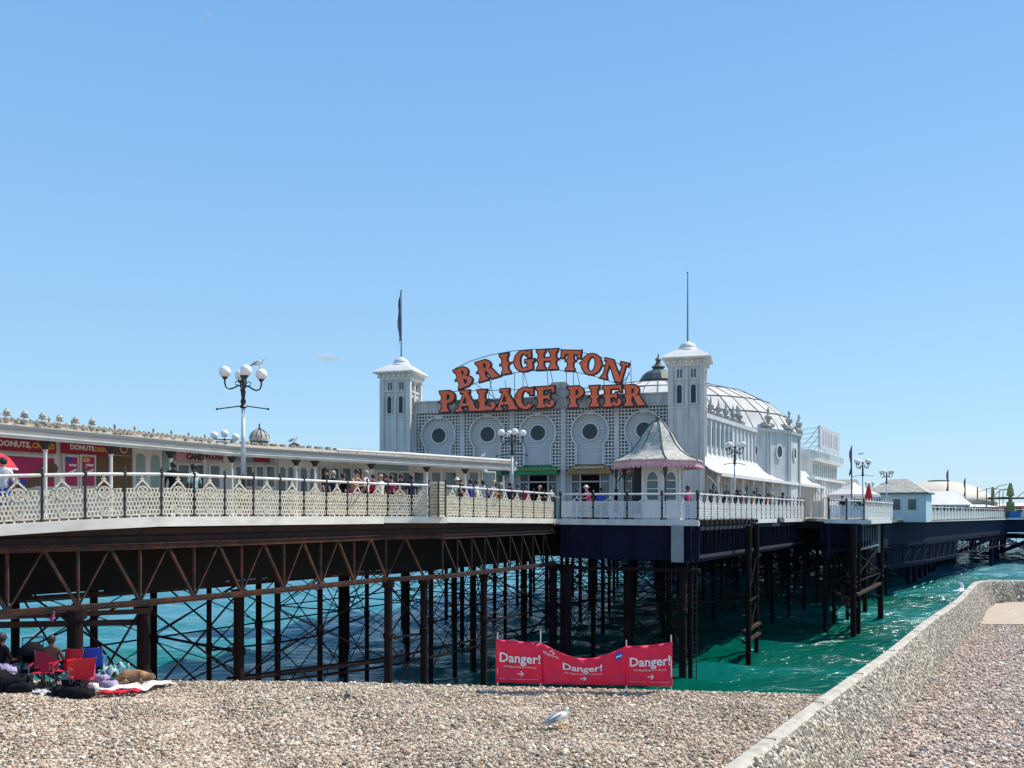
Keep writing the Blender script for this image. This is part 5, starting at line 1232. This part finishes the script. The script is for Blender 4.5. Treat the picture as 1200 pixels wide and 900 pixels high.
def person(loc,rz,label,top='black_cloth',bottom='navy_cloth',skin='skin',hair='hair_dark',pose='stand',h=1.72,shorts=False,sleeve=True,hat=None,group=None):
    if pose not in BC: BC[pose]=body(pose)
    me,lab,J,k=BC[pose]; me=me.copy(); me.name='body'; me.materials.clear()
    for m_ in (skin,top,bottom,'black_iron'): me.materials.append(M[m_])
    mp={'skin':0,'top':1,'sleeve':1 if sleeve else 0,'bottom':2,'shin':0 if shorts else 2,'shoe':3}
    me.polygons.foreach_set('material_index',[mp[str(l).strip('_')] for l in lab])
    t=thing('person',label,'person',loc,rz,group); s=h/1.72; t.scale=(s,s,s)
    obj('body',me,t)
    hx,hy,hz=J['head']
    mb=MB(); mb.sphere((hx,hy+.018,hz+.022),(.093,.112,.115),14,10); 
    keep=[f for f in mb.f if not all(mb.v[i][1]<hy-.055 and mb.v[i][2]<hz+.055 for i in f) and not all(mb.v[i][2]<hz-.06 for i in f)]
    mb.f=keep; mb.m=[0]*len(keep); mb.build('hair',hair,t,smooth=True)
    mb=MB(); mb.sphere((hx,hy-.105,hz-.005),(.013,.02,.022),6,5)
    mb.sphere((hx-.085,hy,hz),(.012,.02,.03),6,5); mb.sphere((hx+.085,hy,hz),(.012,.02,.03),6,5); mb.build('face_detail',skin,t,smooth=True)
    for q_ in (-.032,.032): mb=MB(); mb.sphere((hx+q_,hy-.094,hz+.018),(.012,.008,.008),6,5); mb.build('eye','black_iron',t)
    if hat:
        mb=MB(); mb.lathe([(.19,.05),(.19,.06),(.10,.075),(.098,.13),(.07,.16),(.01,.17)],(hx,hy,hz),14); mb.build('hat',hat,t,smooth=True)
    return t
def edge_at(px,off=.65):
    """point on the deck a little inside the railing seen at this pixel column"""
    segs=[EDGE[2:9],EDGE[8:10],EDGE[9:11],EDGE[10:12]]; r_=Vector(((px-600)/1000,1)); best=None
    for sgm in segs:
        pp=inward(sgm,off)
        for a,b in zip(pp,pp[1:]):
            A=Vector(a[:2]);Bv=Vector(b[:2])-A; den=r_.x*Bv.y-r_.y*Bv.x
            if abs(den)<1e-9: continue
            t=(A.x*Bv.y-A.y*Bv.x)/den; s=(A.x*r_.y-A.y*r_.x)/den
            if -.02<=s<=1.02 and t>0 and (best is None or t<best[0]): best=(t,a[2]+(b[2]-a[2])*s,math.atan2(Bv.y,Bv.x))
    return best
PPL=[ # px, offset behind rail, pose, facing offset(deg; 0 = towards the sea side/camera), top, bottom, hair, label
 (4,.9,'stand',150,'white_cloth','blue_cloth','hair_dark','skin','person in white beneath the open red parasol'),
 (203,.55,'stand',165,'black_cloth','black_cloth','hair_dark','skin_dark','person in a black jacket facing the candy floss sign'),
 (227,.6,'stand',185,'teal_cloth','navy_cloth','hair_dark','skin_dark','person in a green top right of the one in black'),
 (382,.5,'stand',20,'black_cloth','black_cloth','hair_dark','skin','leftmost dark dressed person of the crowd by the farther shops'),
 (403,.8,'walk',60,'black_cloth','navy_cloth','hair_dark','skin','person in black walking just left of the bare shouldered one'),
 (413,.5,'lean',0,'skin','pink_cloth','hair_dark','skin','bare shouldered person with dark hair leaning over the railing'),
 (429,.9,'stand',200,'white_cloth','navy_cloth','hair_fair','skin','fair haired person in a white top right of the bare shouldered one'),
 (446,.5,'stand',10,'white_cloth','black_cloth','hair_fair','skin','fair haired person in white three places left of the openwork pillar'),
 (459,.9,'walk',90,'pink_cloth','black_cloth','hair_dark','skin','person in maroon walking near the tower foot'),
 (470,.5,'stand',30,'black_cloth','black_cloth','hair_dark','skin','person all in black between maroon and navy tops'),
 (482,.8,'stand',-30,'navy_cloth','black_cloth','hair_dark','skin_dark','person in navy nearest the openwork pillar on its left'),
 (531,.6,'lean',0,'teal_cloth','navy_cloth','hair_fair','skin','person in a white sun hat right of the openwork pillar'),
 (551,.9,'stand',170,'blue_cloth','navy_cloth','hair_dark','skin','person in a blue top right of the white sun hat'),
 (558,.5,'stand',0,'white_cloth','black_cloth','hair_dark','skin','person in a bright white shirt left of the purple top'),
 (566,.8,'walk',-60,'white_cloth','navy_cloth','hair_dark','skin_dark','second white shirted person, just behind the bright white shirt'),
 (574,.5,'lean',10,'purple_cloth','black_cloth','hair_fair','skin','person in a purple top leaning on the railing'),
 (587,.6,'stand',30,'black_cloth','black_cloth','hair_fair','skin','fair haired person in black left of the central globe lamp'),
 (598,.9,'walk',80,'navy_cloth','black_cloth','hair_dark','skin','person in navy at the foot of the central globe lamp'),
 (607,.5,'stand',-20,'navy_cloth','navy_cloth','hair_dark','skin','person in navy just right of the central globe lamp'),
 (642,.5,'lean',40,'white_cloth','black_cloth','hair_dark','skin','person in a pale shirt leaning over the railing below the green canopy'),
 (691,.6,'lean',-40,'pink_cloth','navy_cloth','hair_fair','skin','person in pink with a pale sun hat below the tan canopy'),
 (722,2.2,'stand',120,'black_cloth','black_cloth','hair_dark','skin','person in black standing left of the octagonal kiosk'),
 (806,1.1,'stand',60,'pink_cloth','blue_cloth','hair_dark','skin_dark','person in a pink top right of the octagonal kiosk'),
 (833,.6,'stand',0,'navy_cloth','black_cloth','hair_dark','skin','person in navy below the right tower'),
 (846,.5,'lean',0,'black_cloth','black_cloth','hair_dark','skin','person in black leaning on the rail left of the lamp by the dome'),
 (853,.9,'stand',-40,'purple_cloth','black_cloth','hair_dark','skin','person in purple just left of the lamp by the dome'),
 (866,.5,'stand',30,'black_cloth','navy_cloth','hair_dark','skin','person in black just right of the lamp by the dome'),
 (873,.9,'walk',60,'pink_cloth','black_cloth','hair_fair','skin','person in pink behind the dome lamp'),
 (884,.6,'stand',0,'tan_sign','tan_sign','hair_dark','skin','person in tan under the arcade canopy'),
 (897,.6,'lean',0,'red_cloth','black_cloth','hair_dark','skin','person in a red top leaning on the rail below the oval windows'),
 (914,.6,'lean',-15,'black_cloth','black_cloth','hair_dark','skin_dark','dark person alone leaning on the rail right of the red top'),
]
PPL += [
 (391,1.3,'walk',80,'navy_cloth','black_cloth','hair_fair','skin','fair haired person in navy behind the dark group by the farther shops'),
 (420,1.2,'stand',160,'black_cloth','navy_cloth','hair_dark','skin_dark','dark dressed person behind the fair haired person in white'),
 (437,1.0,'walk',-70,'red_cloth','black_cloth','hair_dark','skin','person in red between the two fair haired people in white'),
 (452,.6,'stand',20,'black_cloth','black_cloth','hair_dark','skin','person in black pressed between white and maroon tops'),
 (540,1.0,'walk',70,'black_cloth','navy_cloth','hair_dark','skin','person in black walking between the white sun hat and the blue top'),
 (580,1.1,'stand',190,'tan_sign','black_cloth','hair_dark','skin_dark','person in tan behind the purple top'),
 (616,1.0,'walk',-80,'red_cloth','navy_cloth','hair_dark','skin','person in red walking below the left end of the green canopy'),
 (629,.7,'lean',-10,'black_cloth','black_cloth','hair_fair','skin','fair haired person in black leaning below the green canopy'),
 (652,1.2,'stand',120,'black_cloth','black_cloth','hair_dark','skin','person in black right of the pale shirt below the green canopy'),
 (676,2.0,'walk',60,'navy_cloth','black_cloth','hair_dark','skin','person in navy walking left of the pink top with the sun hat'),
 (704,1.6,'stand',-150,'blue_cloth','navy_cloth','hair_dark','skin','person in blue between the pink top and the octagonal kiosk'),
 (840,1.1,'walk',70,'white_cloth','navy_cloth','hair_dark','skin','person in white walking behind the navy one below the right tower'),
 (860,.7,'lean',0,'black_cloth','black_cloth','hair_dark','skin_dark','person in black directly at the dome lamp post'),
 (890,1.2,'walk',-70,'navy_cloth','black_cloth','hair_dark','skin','person in navy walking between the tan and the red tops'),
 (905,1.0,'stand',150,'white_cloth','black_cloth','hair_fair','skin','fair haired person in white right of the red top'),
]
for px,off,pose,fa,top,bot,hair,sk,lab in PPL:
    e=edge_at(px,off)
    if e is None: print('no edge',px); continue
    t,z,ang=e; x_,y_=W(px,t)
    hat='white_cloth' if ('in a white sun hat' in lab or 'with a pale sun hat' in lab) else None
    person((x_,y_,z-.02 if px<650 else DZ),ang+R(fa),lab,top,bot,sk,hair,pose,1.62+random.random()*.2,shorts=random.random()<.4,sleeve=top!='skin',hat=hat)
person((*W(987,62.5),8.02),R(20),'dark dressed person on the projecting platform','black_cloth','black_cloth','skin','hair_dark')
for px,d,top,lab in ((1097,108,'black_cloth','tiny figure in black at the far railing right of the pale blue kiosk'),(1117,121,'red_cloth','tiny figure in red at the far railing before the dome'),(1128,124,'navy_cloth','tiny figure in navy at the far railing before the dome centre'),(1142,131,'white_cloth','tiny figure in white at the far railing below the dome\'s right side'),(1151,137,'black_cloth','tiny figure in black at the far railing near the small stall')):
    person((*W(px,d),7.75),R(px*3),lab,top,'navy_cloth','skin','hair_dark','stand')
rp_=thing('open_parasol','open red parasol with a white rim at the left edge of the deck','parasol',(*W(-6,27),8.2))
mb=MB(); mb.tube([(0,0,0),(0,0,2.3)],.025,6); mb.build('pole','steel_grey',rp_)
mb=MB(); mb.lathe([(.62,1.78),(.60,1.86),(.42,2.12),(.2,2.26),(.01,2.30)],n=10); c=mb.build('canopy','red_cloth',rp_); mb=MB(); mb.lathe([(.64,1.74),(.64,1.80),(.60,1.80)],n=10,cap=False); mb.build('rim','white_cloth',c)

# ---------------------------------------------------------------- gulls
def gull_mesh(fly=False,grey=True):
    mb=MB()
    if not fly:
        V=[(0,-.02,.20),(0,.08,.19),(0,.2,.15),(0,.30,.115),(0,-.11,.24),(0,-.145,.30),(0,-.16,.345),(0,-.195,.345),(0,-.235,.335)]
        Ed=[(0,1),(1,2),(2,3),(0,4),(4,5),(5,6),(6,7),(7,8)]; Rr=[(.085,.085),(.08,.075),(.05,.04),(.012,.02),(.06,.06),(.036,.036),(.042,.042),(.022,.022),(.008,.008)]
    else:
        V=[(0,0,0),(0,.14,0),(0,.28,.0),(0,-.14,.02),(0,-.22,.03),(0,-.3,.01),(.2,-.04,.1),(.45,.02,.17),(.68,.14,.1),(-.2,-.04,.1),(-.45,.02,.17),(-.68,.14,.1)]
        Ed=[(0,1),(1,2),(0,3),(3,4),(4,5),(0,6),(6,7),(7,8),(0,9),(9,10),(10,11)]; Rr=[(.07,.07),(.055,.05),(.06,.012),(.05,.05),(.04,.04),(.012,.012),(.09,.016),(.075,.012),(.02,.008),(.09,.016),(.075,.012),(.02,.008)]
    me=skin_mesh(V,Ed,Rr,1,'body'); me.materials.append(M['gull_white']); me.materials.append(M['gull_grey']); me.materials.append(M['beak'])
    mi=[]
    for p in me.polygons:
        x_,y_,z_=p.center
        if fly: mi.append(1 if abs(x_)>.12 and p.normal.z>.1 else (2 if y_<-.27 else 0))
        else: mi.append(2 if y_<-.20 else (0 if y_<-.05 or z_<.19 else 0))
    me.polygons.foreach_set('material_index',mi); return me
GM=gull_mesh(); GF=gull_mesh(True)
def gull(loc,rz,label,s=1.0,fly=False,roll=0):
    t=thing('seagull',label,'seagull',loc,rz); t.scale=(s,s,s); t.rotation_euler=(0,roll,rz); obj('body',GF if fly else GM,t)
    if not fly:
        for sx in (-1,1):
            mb=MB(); pl_=[(-.06,.25),(.05,.275),(.17,.235),(.30,.17),(.40,.115),(.30,.125),(.16,.14),(.02,.16)]
            n=len(pl_); vs=[(sx*(.062 if 0<i<7 and y<.2 else .03),y,z) for i,(y,z) in enumerate(pl_)]+[(sx*(.09 if 0<i<7 and y<.2 else .04),y,z) for i,(y,z) in enumerate(pl_)]
            mb.add(vs,[tuple(range(n)),tuple(range(n,2*n))[::-1]]+[(i,(i+1)%n,n+(i+1)%n,n+i) for i in range(n)]); mb.build('wing','gull_grey',t)
            mb=MB(); mb.tube([(sx*.03,.02,.14),(sx*.03,.0,0)],.007,5); mb.box((sx*.03,-.02,.005),(.035,.06,.01)); mb.build('leg','beak',t)
    return t
def gp(px,py,d): return (*W(px,d),BZ-.03)
gull((*W(656,17.9),4.08),R(95+25),'grey backed seagull standing on the pebbles in front of the danger banner',1.1)
gull((*W(410,20.6),4.08),R(20),'paler smaller seagull sitting on pebbles left of the danger banner',.75)
gull(P(304,432,30.1),R(80),'white seagull perched on a globe of the nearest lamp',.95)
gull((*P(345,520,44)[:2],P(345,520,44)[2]),R(70),'seagull perched on the shop roof edge right of the small cupola',1.0)
gull(P(565.5,538,51.5),R(60),'tiny white seagull on the shop roof before the second porthole',1.0)
gull(P(1010,534,71),R(80),'dark speck of a seagull on top of the platform lamp',.9)
gull(P(1126,693,37.5),R(60),'seagull with raised wings flying behind the wall bend',1.15,True,R(-18))
gull(P(1107,704,39),R(-100),'smaller seagull gliding low over the water left of the wall bend',.8,True,R(8))
# roof spike box under the roof gull
t=thing('roof_vent','dark little vent under the perched seagull on the shop roof','vent',P(345,524,44.2)); mb=MB(); mb.lathe([(.18,-.3),(.18,.05),(.3,.12),(.1,.22),(.05,.25)],n=10); mb.build('cowl','black_iron',t)

# ---------------------------------------------------------------- danger banner
bn=thing('warning_banner','red fabric danger banner in three panels on poles at the top of the beach','banner',(*W(684,21.6),BZ-.05))
BX=[(581,21.75),(635.5,21.65),(733.5,21.5),(788,21.45)]
for (px,d),py in zip(((583,21.8),(633.5,21.72),(734,21.58),(786.5,21.5)),(742,739,750,744)):
    p=P(px,py,d); mb=MB(); mb.tube([(p[0],p[1],3.7),(p[0],p[1],p[2])],.014,6); mb.build('pole','rail_cold',bn,world=True)
tops=[(749,751.5,754),(754,772,757),(757,756,752)]; bots=[(799.5,801),(801,803),(803,804.5)]
for i in range(3):
    (a,da),(b_,db)=BX[i],BX[i+1]; wpx=b_-a; ty=tops[i]; by=bots[i]; n=48; mb=MB(); nz=10
    def S(u,v,off=0.0):   # u across, v up
        px=a+(b_-a)*u; d=da+(db-da)*u+.05*math.sin(u*PI*2+i)*math.sin(v*PI)+.022*math.sin(u*wpx*.32+v*3.5+i)+.015*math.sin(v*8-u*wpx*.15)+off
        top=ty[0]*(1-u)*(1-2*u)+ty[1]*4*u*(1-u)+ty[2]*u*(2*u-1); bot=by[0]+(by[1]-by[0])*u
        if i==1: top=ty[0]*(1-u)+ty[2]*u+16.0*math.sin(PI*u)**1.05
        return P(px,bot+(top-bot)*v,d)
    for r_ in range(nz+1):
        for c in range(n+1): mb.v.append(S(c/n,r_/nz))
    mb.f=[[r_*(n+1)+c,r_*(n+1)+c+1,(r_+1)*(n+1)+c+1,(r_+1)*(n+1)+c] for r_ in range(nz) for c in range(n)]; mb.m=[0]*len(mb.f)
    o=mb.build('panel','banner',bn,smooth=True,world=True); o.modifiers.new('s','SOLIDIFY').thickness=.008
    wpx=(b_-a); asp=wpx/49.
    def T(s,cu,cv,hh,sp=1.0,bold=.0,name='lettering'):
        mb=MB(); mb.text(s,1.0,lambda x,y,z:S(cu+x*hh/asp,cv+y*hh,-.03-z*.2),.02,bold,sp); mb.build(name,'sign_white',o,world=False) if False else None
        L=bn.location; mb.v=[(x-L.x,y-L.y,z-L.z) for x,y,z in mb.v]; mb.build(name,'sign_white',o)
    if i==1: cv=.62; 
    else: cv=.55
    T('Danger!',.52 if i!=1 else .48,.58,.31 if i!=1 else .30,1.0,.022)
    T('No lifeguard patrol in this area',.52 if i!=1 else .49,.385,.072 if i==1 else .062,1.0,.002)
    T('beach patrol',.5,.05,.03) if False else None
    mb=MB(); L=bn.location
    def q3(u,v): p=S(u,v,-.03); return (p[0]-L.x,p[1]-L.y,p[2]-L.z)
    cu=.53 if i!=1 else .49; cz=.22; e=.07/asp*1.0
    for A_,B_ in (((cu-e,cz),(cu+e,cz)),((cu+e,cz),(cu+e*.2,cz+.06)),((cu+e,cz),(cu+e*.2,cz-.06))): mb.bar(q3(*A_),q3(*B_),.012,.022)
    mb.build('arrow','sign_white',o)
    if i!=1:
        mb=MB(); mb.bar(q3(.08,.09),q3(.92,.09),.008,.010); mb.build('small_print','pale_pink',o)
    if i==1:
        T('lifeguards',.105,.80,.10,1.0,.004,'emblem_lettering')
        mb=MB()
        for u,v in ((.10,.93),(.12,.96),(.14,.92),(.13,.89)): p=q3(u,v-.03); mb.box(p,(.04,.01,.03))
        mb.build('emblem','sign_white',o)
        mb=MB(); c=[q3(.915+.045*math.cos(2*PI*k/12),.80+.11*math.sin(2*PI*k/12)) for k in range(12)]; mb.add(c,[tuple(range(12))]); eb_=mb.build('badge','blue_cloth',o)
        mb=MB(); mb.add([(x_,y_-.008,z_) for x_,y_,z_ in (q3(.88,.78),q3(.95,.78),q3(.95,.82),q3(.88,.82))],[(0,1,2,3)]); mb.build('badge_band','sign_white',o)

# ---------------------------------------------------------------- picnic group on the beach
def chair(px,d,rz,label,m,w_=.56,tilt=.12):
    t=thing('folding_chair',label,'folding chair',(*W(px,d),BZ-.04),rz,'folding camp chairs on the beach'); h=w_/2
    mb=MB(); mb.add([(-h*.9,.16,.42),(h*.9,.16,.42),(h*.95,.30,.92),(-h*.95,.30,.92),(-h*.9,.185,.42),(h*.9,.185,.42),(h*.95,.325,.92),(-h*.95,.325,.92)],[(0,1,2,3),(7,6,5,4),(0,3,7,4),(1,5,6,2),(0,4,5,1),(3,2,6,7)]); mb.build('backrest',m,t)
    mb=MB(); n=6
    for i in range(n+1):
        for j in range(n+1): u,v=i/n,j/n; mb.v.append((-h*.95+u*w_*.95,-.22+v*.42,.42-.05*math.sin(PI*u)*math.sin(PI*v)+.02*(1-v)))
    mb.f=[[i*(n+1)+j,(i+1)*(n+1)+j,(i+1)*(n+1)+j+1,i*(n+1)+j+1] for i in range(n) for j in range(n)]; mb.m=[0]*len(mb.f); o=mb.build('seat',m,t,smooth=True); o.modifiers.new('s','SOLIDIFY').thickness=.012
    for sx in (-1,1):
        mb=MB(); mb.tube([(sx*h,-.25,0),(sx*h,.22,.42),(sx*h,.32,.95)],.012,6); mb.tube([(sx*h,.28,0),(sx*h,-.24,.42),(sx*h,-.24,.62)],.012,6); mb.build('side_frame','steel_grey',t)
        mb=MB(); mb.bar((sx*h,-.28,.63),(sx*h,.24,.65),.05,.02); mb.build('armrest',m,t)
    mb=MB(); mb.tube([(-h,-.25,.01),(h,.28,.01)],.01,6); mb.tube([(h,-.25,.02),(-h,.28,.02)],.01,6); mb.tube([(-h,-.24,.42),(h,.28,.03)],.01,5); mb.tube([(h,-.24,.42),(-h,.28,.03)],.01,5); mb.build('cross_frame','steel_grey',t)
    return t
chair(51,21.9,R(-165)+PI,'dark red folding camp chair with its back to us, left of the bare backed sitter','crimson')
chair(77,22.2,R(165)+PI,'red folding camp chair half hidden behind the red bucket','red_cloth')
chair(96,21.3,R(40)+PI,'bright red low camp chair with folded black legs at the front of the group','red_cloth',.5)
chair(111,23.0,R(15)+PI,'tall blue folding camp chair beside the right pier pile','blue_cloth',.5)
person((*W(62,22.3),BZ-.05),R(178)+0,'bare backed person seated between the red camp chairs, looking out to sea','skin_dark','navy_cloth','skin_dark','hair_dark','seat',1.75,sleeve=False)
person((*W(5,22.1),BZ-.05),R(150),'person in dark clothes seated in the shade at the left edge of the beach','black_cloth','blue_cloth','skin_dark','hair_dark','seat',1.85)
# a stool for each sitter
for px,d,lab in ((62,22.35,'low dark stool under the bare backed sitter'),(5,22.15,'low dark stool under the person at the left edge')):
    t=thing('stool',lab,'stool',(*W(px,d),BZ-.05)); mb=MB(); mb.box((0,0,.34),(.4,.36,.04)); mb.build('seat','black_cloth',t)
    for sx in (-.16,.16):
        for sy in (-.14,.14): mb=MB(); mb.tube([(sx,sy,0),(sx,sy,.33)],.014,6); mb.build('leg','steel_grey',t)
t=thing('bucket','upright red plastic bucket standing on the low red chair seat','bucket',(*W(87,21.75),4.42))
mb=MB(); mb.lathe([(.12,0),(.165,.36),(.18,.37),(.18,.42),(.155,.42),(.15,.36),(.11,.03)],n=20,cap=False); mb.add([(.12*math.cos(2*PI*k/20),.12*math.sin(2*PI*k/20),.01) for k in range(20)],[tuple(range(20))]); mb.build('pail','bucket_red',t,smooth=False)
mb=MB(); mb.tube([(.18*math.cos(PI*k/10),.02,.38-.16*math.sin(PI*k/10)) for k in range(11)],.008,5); mb.build('handle','white_paint',t)
t=thing('cool_box','dark lidded box that the red bucket stands on','box',(*W(87,21.78),BZ-.04)); mb=MB(); mb.bx(-.24,.24,-.17,.17,0,.30); mb.build('body','black_cloth',t); mb=MB(); mb.bx(-.25,.25,-.18,.18,.30,.36); mb.build('lid','steel_grey',t)
t=thing('pushchair','black pushchair with a folded hood and curved handle','pushchair',(*W(37,22.2),BZ-.04),R(25))
mb=MB(); mb.add([(-.2,-.25,.4),(.2,-.25,.4),(.2,.25,.45),(-.2,.25,.45),(-.2,-.3,.5),(.2,-.3,.5),(.2,.35,.95),(-.2,.35,.95)],[(3,2,1,0),(0,1,5,4),(1,2,6,5),(2,3,7,6),(3,0,4,7)]); mb.build('seat','black_cloth',t)
mb=MB(); mb.lathe([(.30,0),(.29,.12),(.24,.22),(.13,.3),(.01,.32)],(0,.16,.82),12); mb.build('hood','black_cloth',t,smooth=True)
mb=MB()
for sx in (-.24,.24): mb.tube([(sx,-.4,.1),(sx,.1,.6),(sx,.42,1.05),(sx,.50,1.16),(sx,.44,1.22)],.014,6); mb.tube([(sx,.4,.1),(sx,.05,.55)],.014,6)
mb.tube([(-.24,.44,1.22),(.24,.44,1.22)],.02,6); mb.build('frame','black_iron',t)
for sx in (-.26,.26):
    for sy in (-.4,.4): mb=MB(); mb.tube([(sx-.02,sy,.11),(sx+.02,sy,.11)],.11,14); mb.build('wheel','black_iron',t)
def bag(px,d,label,m,sx=.3,sy=.2,sz=.25,rz=0,name='bag',cat='bag'):
    t=thing(name,label,cat,(*W(px,d),BZ-.05),rz); mb=MB(); r_=random.Random(int(px*7)); mb.sphere((0,0,sz*.45),(sx,sy,sz*.55),12,8); bxy=lambda a,m_: math.copysign(min(abs(a)/m_,1)**.55*m_,a); mb.v=[(bxy(x_,sx)*(1+r_.uniform(-.1,.1)),bxy(y_,sy)*(1+r_.uniform(-.1,.1)),max(0,(sz*.45+bxy(z_-sz*.45,sz*.55))*(1+r_.uniform(-.14,.1)))) for x_,y_,z_ in mb.v]; mb.build('body',m,t,smooth=True)
    mb=MB(); mb.tube([(-sx*.5,0,sz*.85),(-sx*.3,0,sz*1.2),(sx*.3,0,sz*1.2),(sx*.5,0,sz*.85)],.014,5); mb.build('strap','black_cloth',t)
bag(25,21.3,'dark striped holdall lying in the shade at the front of the group','black_cloth',.30,.18,.28)
bag(12,21.6,'big black bag piled in the shade at the left','black_cloth',.42,.3,.42); bag(-6,21.5,'black rucksack at the very left of the beach group','black_cloth',.4,.3,.55)
bag(46,21.2,'light blue plastic bag on the pebbles before the chairs','kiosk_blue',.12,.08,.14); bag(24,22.3,'blue teal bag behind the pushchair','teal_cloth',.3,.2,.6)
bag(5,21.9,'pale blue bundle on the left sitter\'s side','purple_cloth',.35,.2,.62); bag(70,21.2,'small black beach bag under the chairs','black_cloth',.26,.18,.2); bag(84,21.0,'flat black picnic bag below the red bucket','black_cloth',.3,.2,.26)
bag(98,20.9,'black shopping bag with white flecks in front of the low red chair','black_cloth',.25,.2,.22); bag(118,22.4,'small navy bag beneath the blue chair','purple_cloth',.22,.15,.3); bag(109,21.5,'white plastic bag right of the low red chair','white_cloth',.12,.1,.26)
bag(100,22.2,'coral pink towel bundle between the bucket and the blue chair','pink_cloth',.24,.18,.62)
bag(129,22.0,'lilac clothes bundle left of the brown dog','purple_cloth',.22,.16,.2)
def cloth(pts,label,m,name='beach_towel',cat='towel',amp=.04,h0=.03):
    t=None; mb=MB(); n=14; r_=random.Random(len(label)); ph=r_.random()*6
    A,B_,C_,D_=[Vector(p) for p in pts]
    for i in range(n+1):
        for j in range(n+1):
            u,v=i/n,j/n; p=(A*(1-u)+B_*u)*(1-v)+(D_*(1-u)+C_*u)*v; mb.v.append((p.x,p.y,BZ-.03+h0+amp*(1+math.sin(u*9+ph)*math.sin(v*7+ph*2)+.6*math.sin(u*17+v*13))))
    mb.f=[[i*(n+1)+j,(i+1)*(n+1)+j,(i+1)*(n+1)+j+1,i*(n+1)+j+1] for i in range(n) for j in range(n)]; mb.m=[0]*len(mb.f)
    L=mb.v[0]; mb.v=[(x_-L[0],y_-L[1],z_-L[2]) for x_,y_,z_ in mb.v]; o=mb.build(name,m,smooth=True); o.location=L; o.modifiers.new('s','SOLIDIFY').thickness=.015; return tag(o,label,cat)
cloth([W(112,21.35),W(170,21.6),W(208,22.5),W(150,22.45)],'white towel spread on the pebbles beside the brown dog','white_cloth')
cloth([W(114,21.05),W(163,21.3),W(166,21.55),W(118,21.3)],'narrow red edged cloth along the front of the white towel','red_cloth',amp=.03)
cloth([W(36,20.95),W(60,21.0),W(64,21.3),W(40,21.3)],'small crumpled white cloth before the chairs','white_cloth',amp=.05)
cloth([W(118,22.4),W(152,22.8),W(150,23.3),W(122,23.2)],'green striped blanket heaped behind the white towel','teal_cloth','beach_blanket','blanket',amp=.16,h0=.08)
# dog asleep on the towel
me=skin_mesh([(0,0,.17),(.18,.0,.17),(.36,.02,.15),(.5,.04,.14),(.60,.04,.13),(.68,.03,.09),(-.16,.02,.17),(-.26,.02,.14),(-.34,-.1,.07),(-.30,-.22,.05),(.30,-.16,.06),(.42,-.24,.04),(-.08,-.18,.06),(.06,-.24,.04),(.58,.11,.18),(-.42,.06,.05)],[(0,1),(1,2),(2,3),(3,4),(4,5),(0,6),(6,7),(7,8),(8,9),(2,10),(10,11),(6,12),(12,13),(4,14),(7,15)],[(.15,.15),(.15,.15),(.13,.12),(.09,.09),(.085,.085),(.035,.035),(.15,.14),(.1,.09),(.04,.04),(.03,.03),(.05,.05),(.03,.03),(.06,.06),(.035,.035),(.03,.02),(.02,.02)],1,'dog')
me.materials.append(M['brown_fur']); o=obj('dog',me); o.location=(*W(152,22.3),BZ+.02); o.scale=(.95,.9,1.2); o.rotation_euler=(0,0,R(8)); tag(o,'brown dog lying curled on the white towel by the pile','dog')
t=thing('hanging_towel','bright pink towel draped on the low iron beam at the left','towel',P(58,718,24.0)); mb=MB()
for i in range(7):
    for j in range(6): u,v=i/6,j/5; mb.v.append((-.22+.42*u,-.12+.05*math.sin(u*9+v*3),.18-.30*v-.12*u+.03*math.sin(v*6+u*4)))
mb.f=[[i*6+j,(i+1)*6+j,(i+1)*6+j+1,i*6+j+1] for i in range(6) for j in range(5)]; mb.m=[0]*len(mb.f); o=mb.build('cloth','pink_cloth',t,smooth=True); o.modifiers.new('s','SOLIDIFY').thickness=.02
# ---------------------------------------------------------------- thin high cloud scraps
def vap(name,label,loc,size,dens,rot):
    mb=MB(); mb.sphere((0,0,0),size,24,12); m=bpy.data.materials.new(name); m.use_nodes=True; t=m.node_tree; t.nodes.clear()
    out=t.nodes.new('ShaderNodeOutputMaterial'); vo=t.nodes.new('ShaderNodeVolumePrincipled'); vo.inputs['Color'].default_value=(1,1,1,1); tc=t.nodes.new('ShaderNodeTexCoord')
    n=t.nodes.new('ShaderNodeTexNoise'); n.inputs['Scale'].default_value=.05; n.inputs['Detail'].default_value=3; t.links.new(tc.outputs['Object'],n.inputs[0])
    vl=t.nodes.new('ShaderNodeVectorMath'); vl.operation='DIVIDE'; vl.inputs[1].default_value=size; t.links.new(tc.outputs['Object'],vl.inputs[0])
    ln=t.nodes.new('ShaderNodeVectorMath'); ln.operation='LENGTH'; t.links.new(vl.outputs[0],ln.inputs[0])
    mr=t.nodes.new('ShaderNodeMapRange'); mr.inputs[1].default_value=1; mr.inputs[2].default_value=.2; mr.inputs[3].default_value=0; mr.inputs[4].default_value=dens; t.links.new(ln.outputs['Value'],mr.inputs[0])
    mu=t.nodes.new('ShaderNodeMath'); mu.operation='MULTIPLY'; t.links.new(mr.outputs[0],mu.inputs[0]); t.links.new(n.outputs['Fac'],mu.inputs[1]); t.links.new(mu.outputs[0],vo.inputs['Density'])
    t.links.new(vo.outputs[0],out.inputs['Volume']); o=mb.build(name,m,smooth=True); o.location=loc; o.rotation_euler=(0,rot,0); tag(o,label,None,None,'stuff')
    o['category']='cloud'
vap('cloud','small faint white cloud wisp in the blue above the shop roofs',P(384,419,1500),(36,14,9),.10,R(5))
vap('cloud','short bright vapour streak high at the upper left',P(241,21,2500),(34,3.5,3.5),.5,R(-42))
vap('cloud','very faint thin cloud scrap level with the sign, right of the left flagpole',P(705,342,1800),(22,8,4),.05,R(-10))
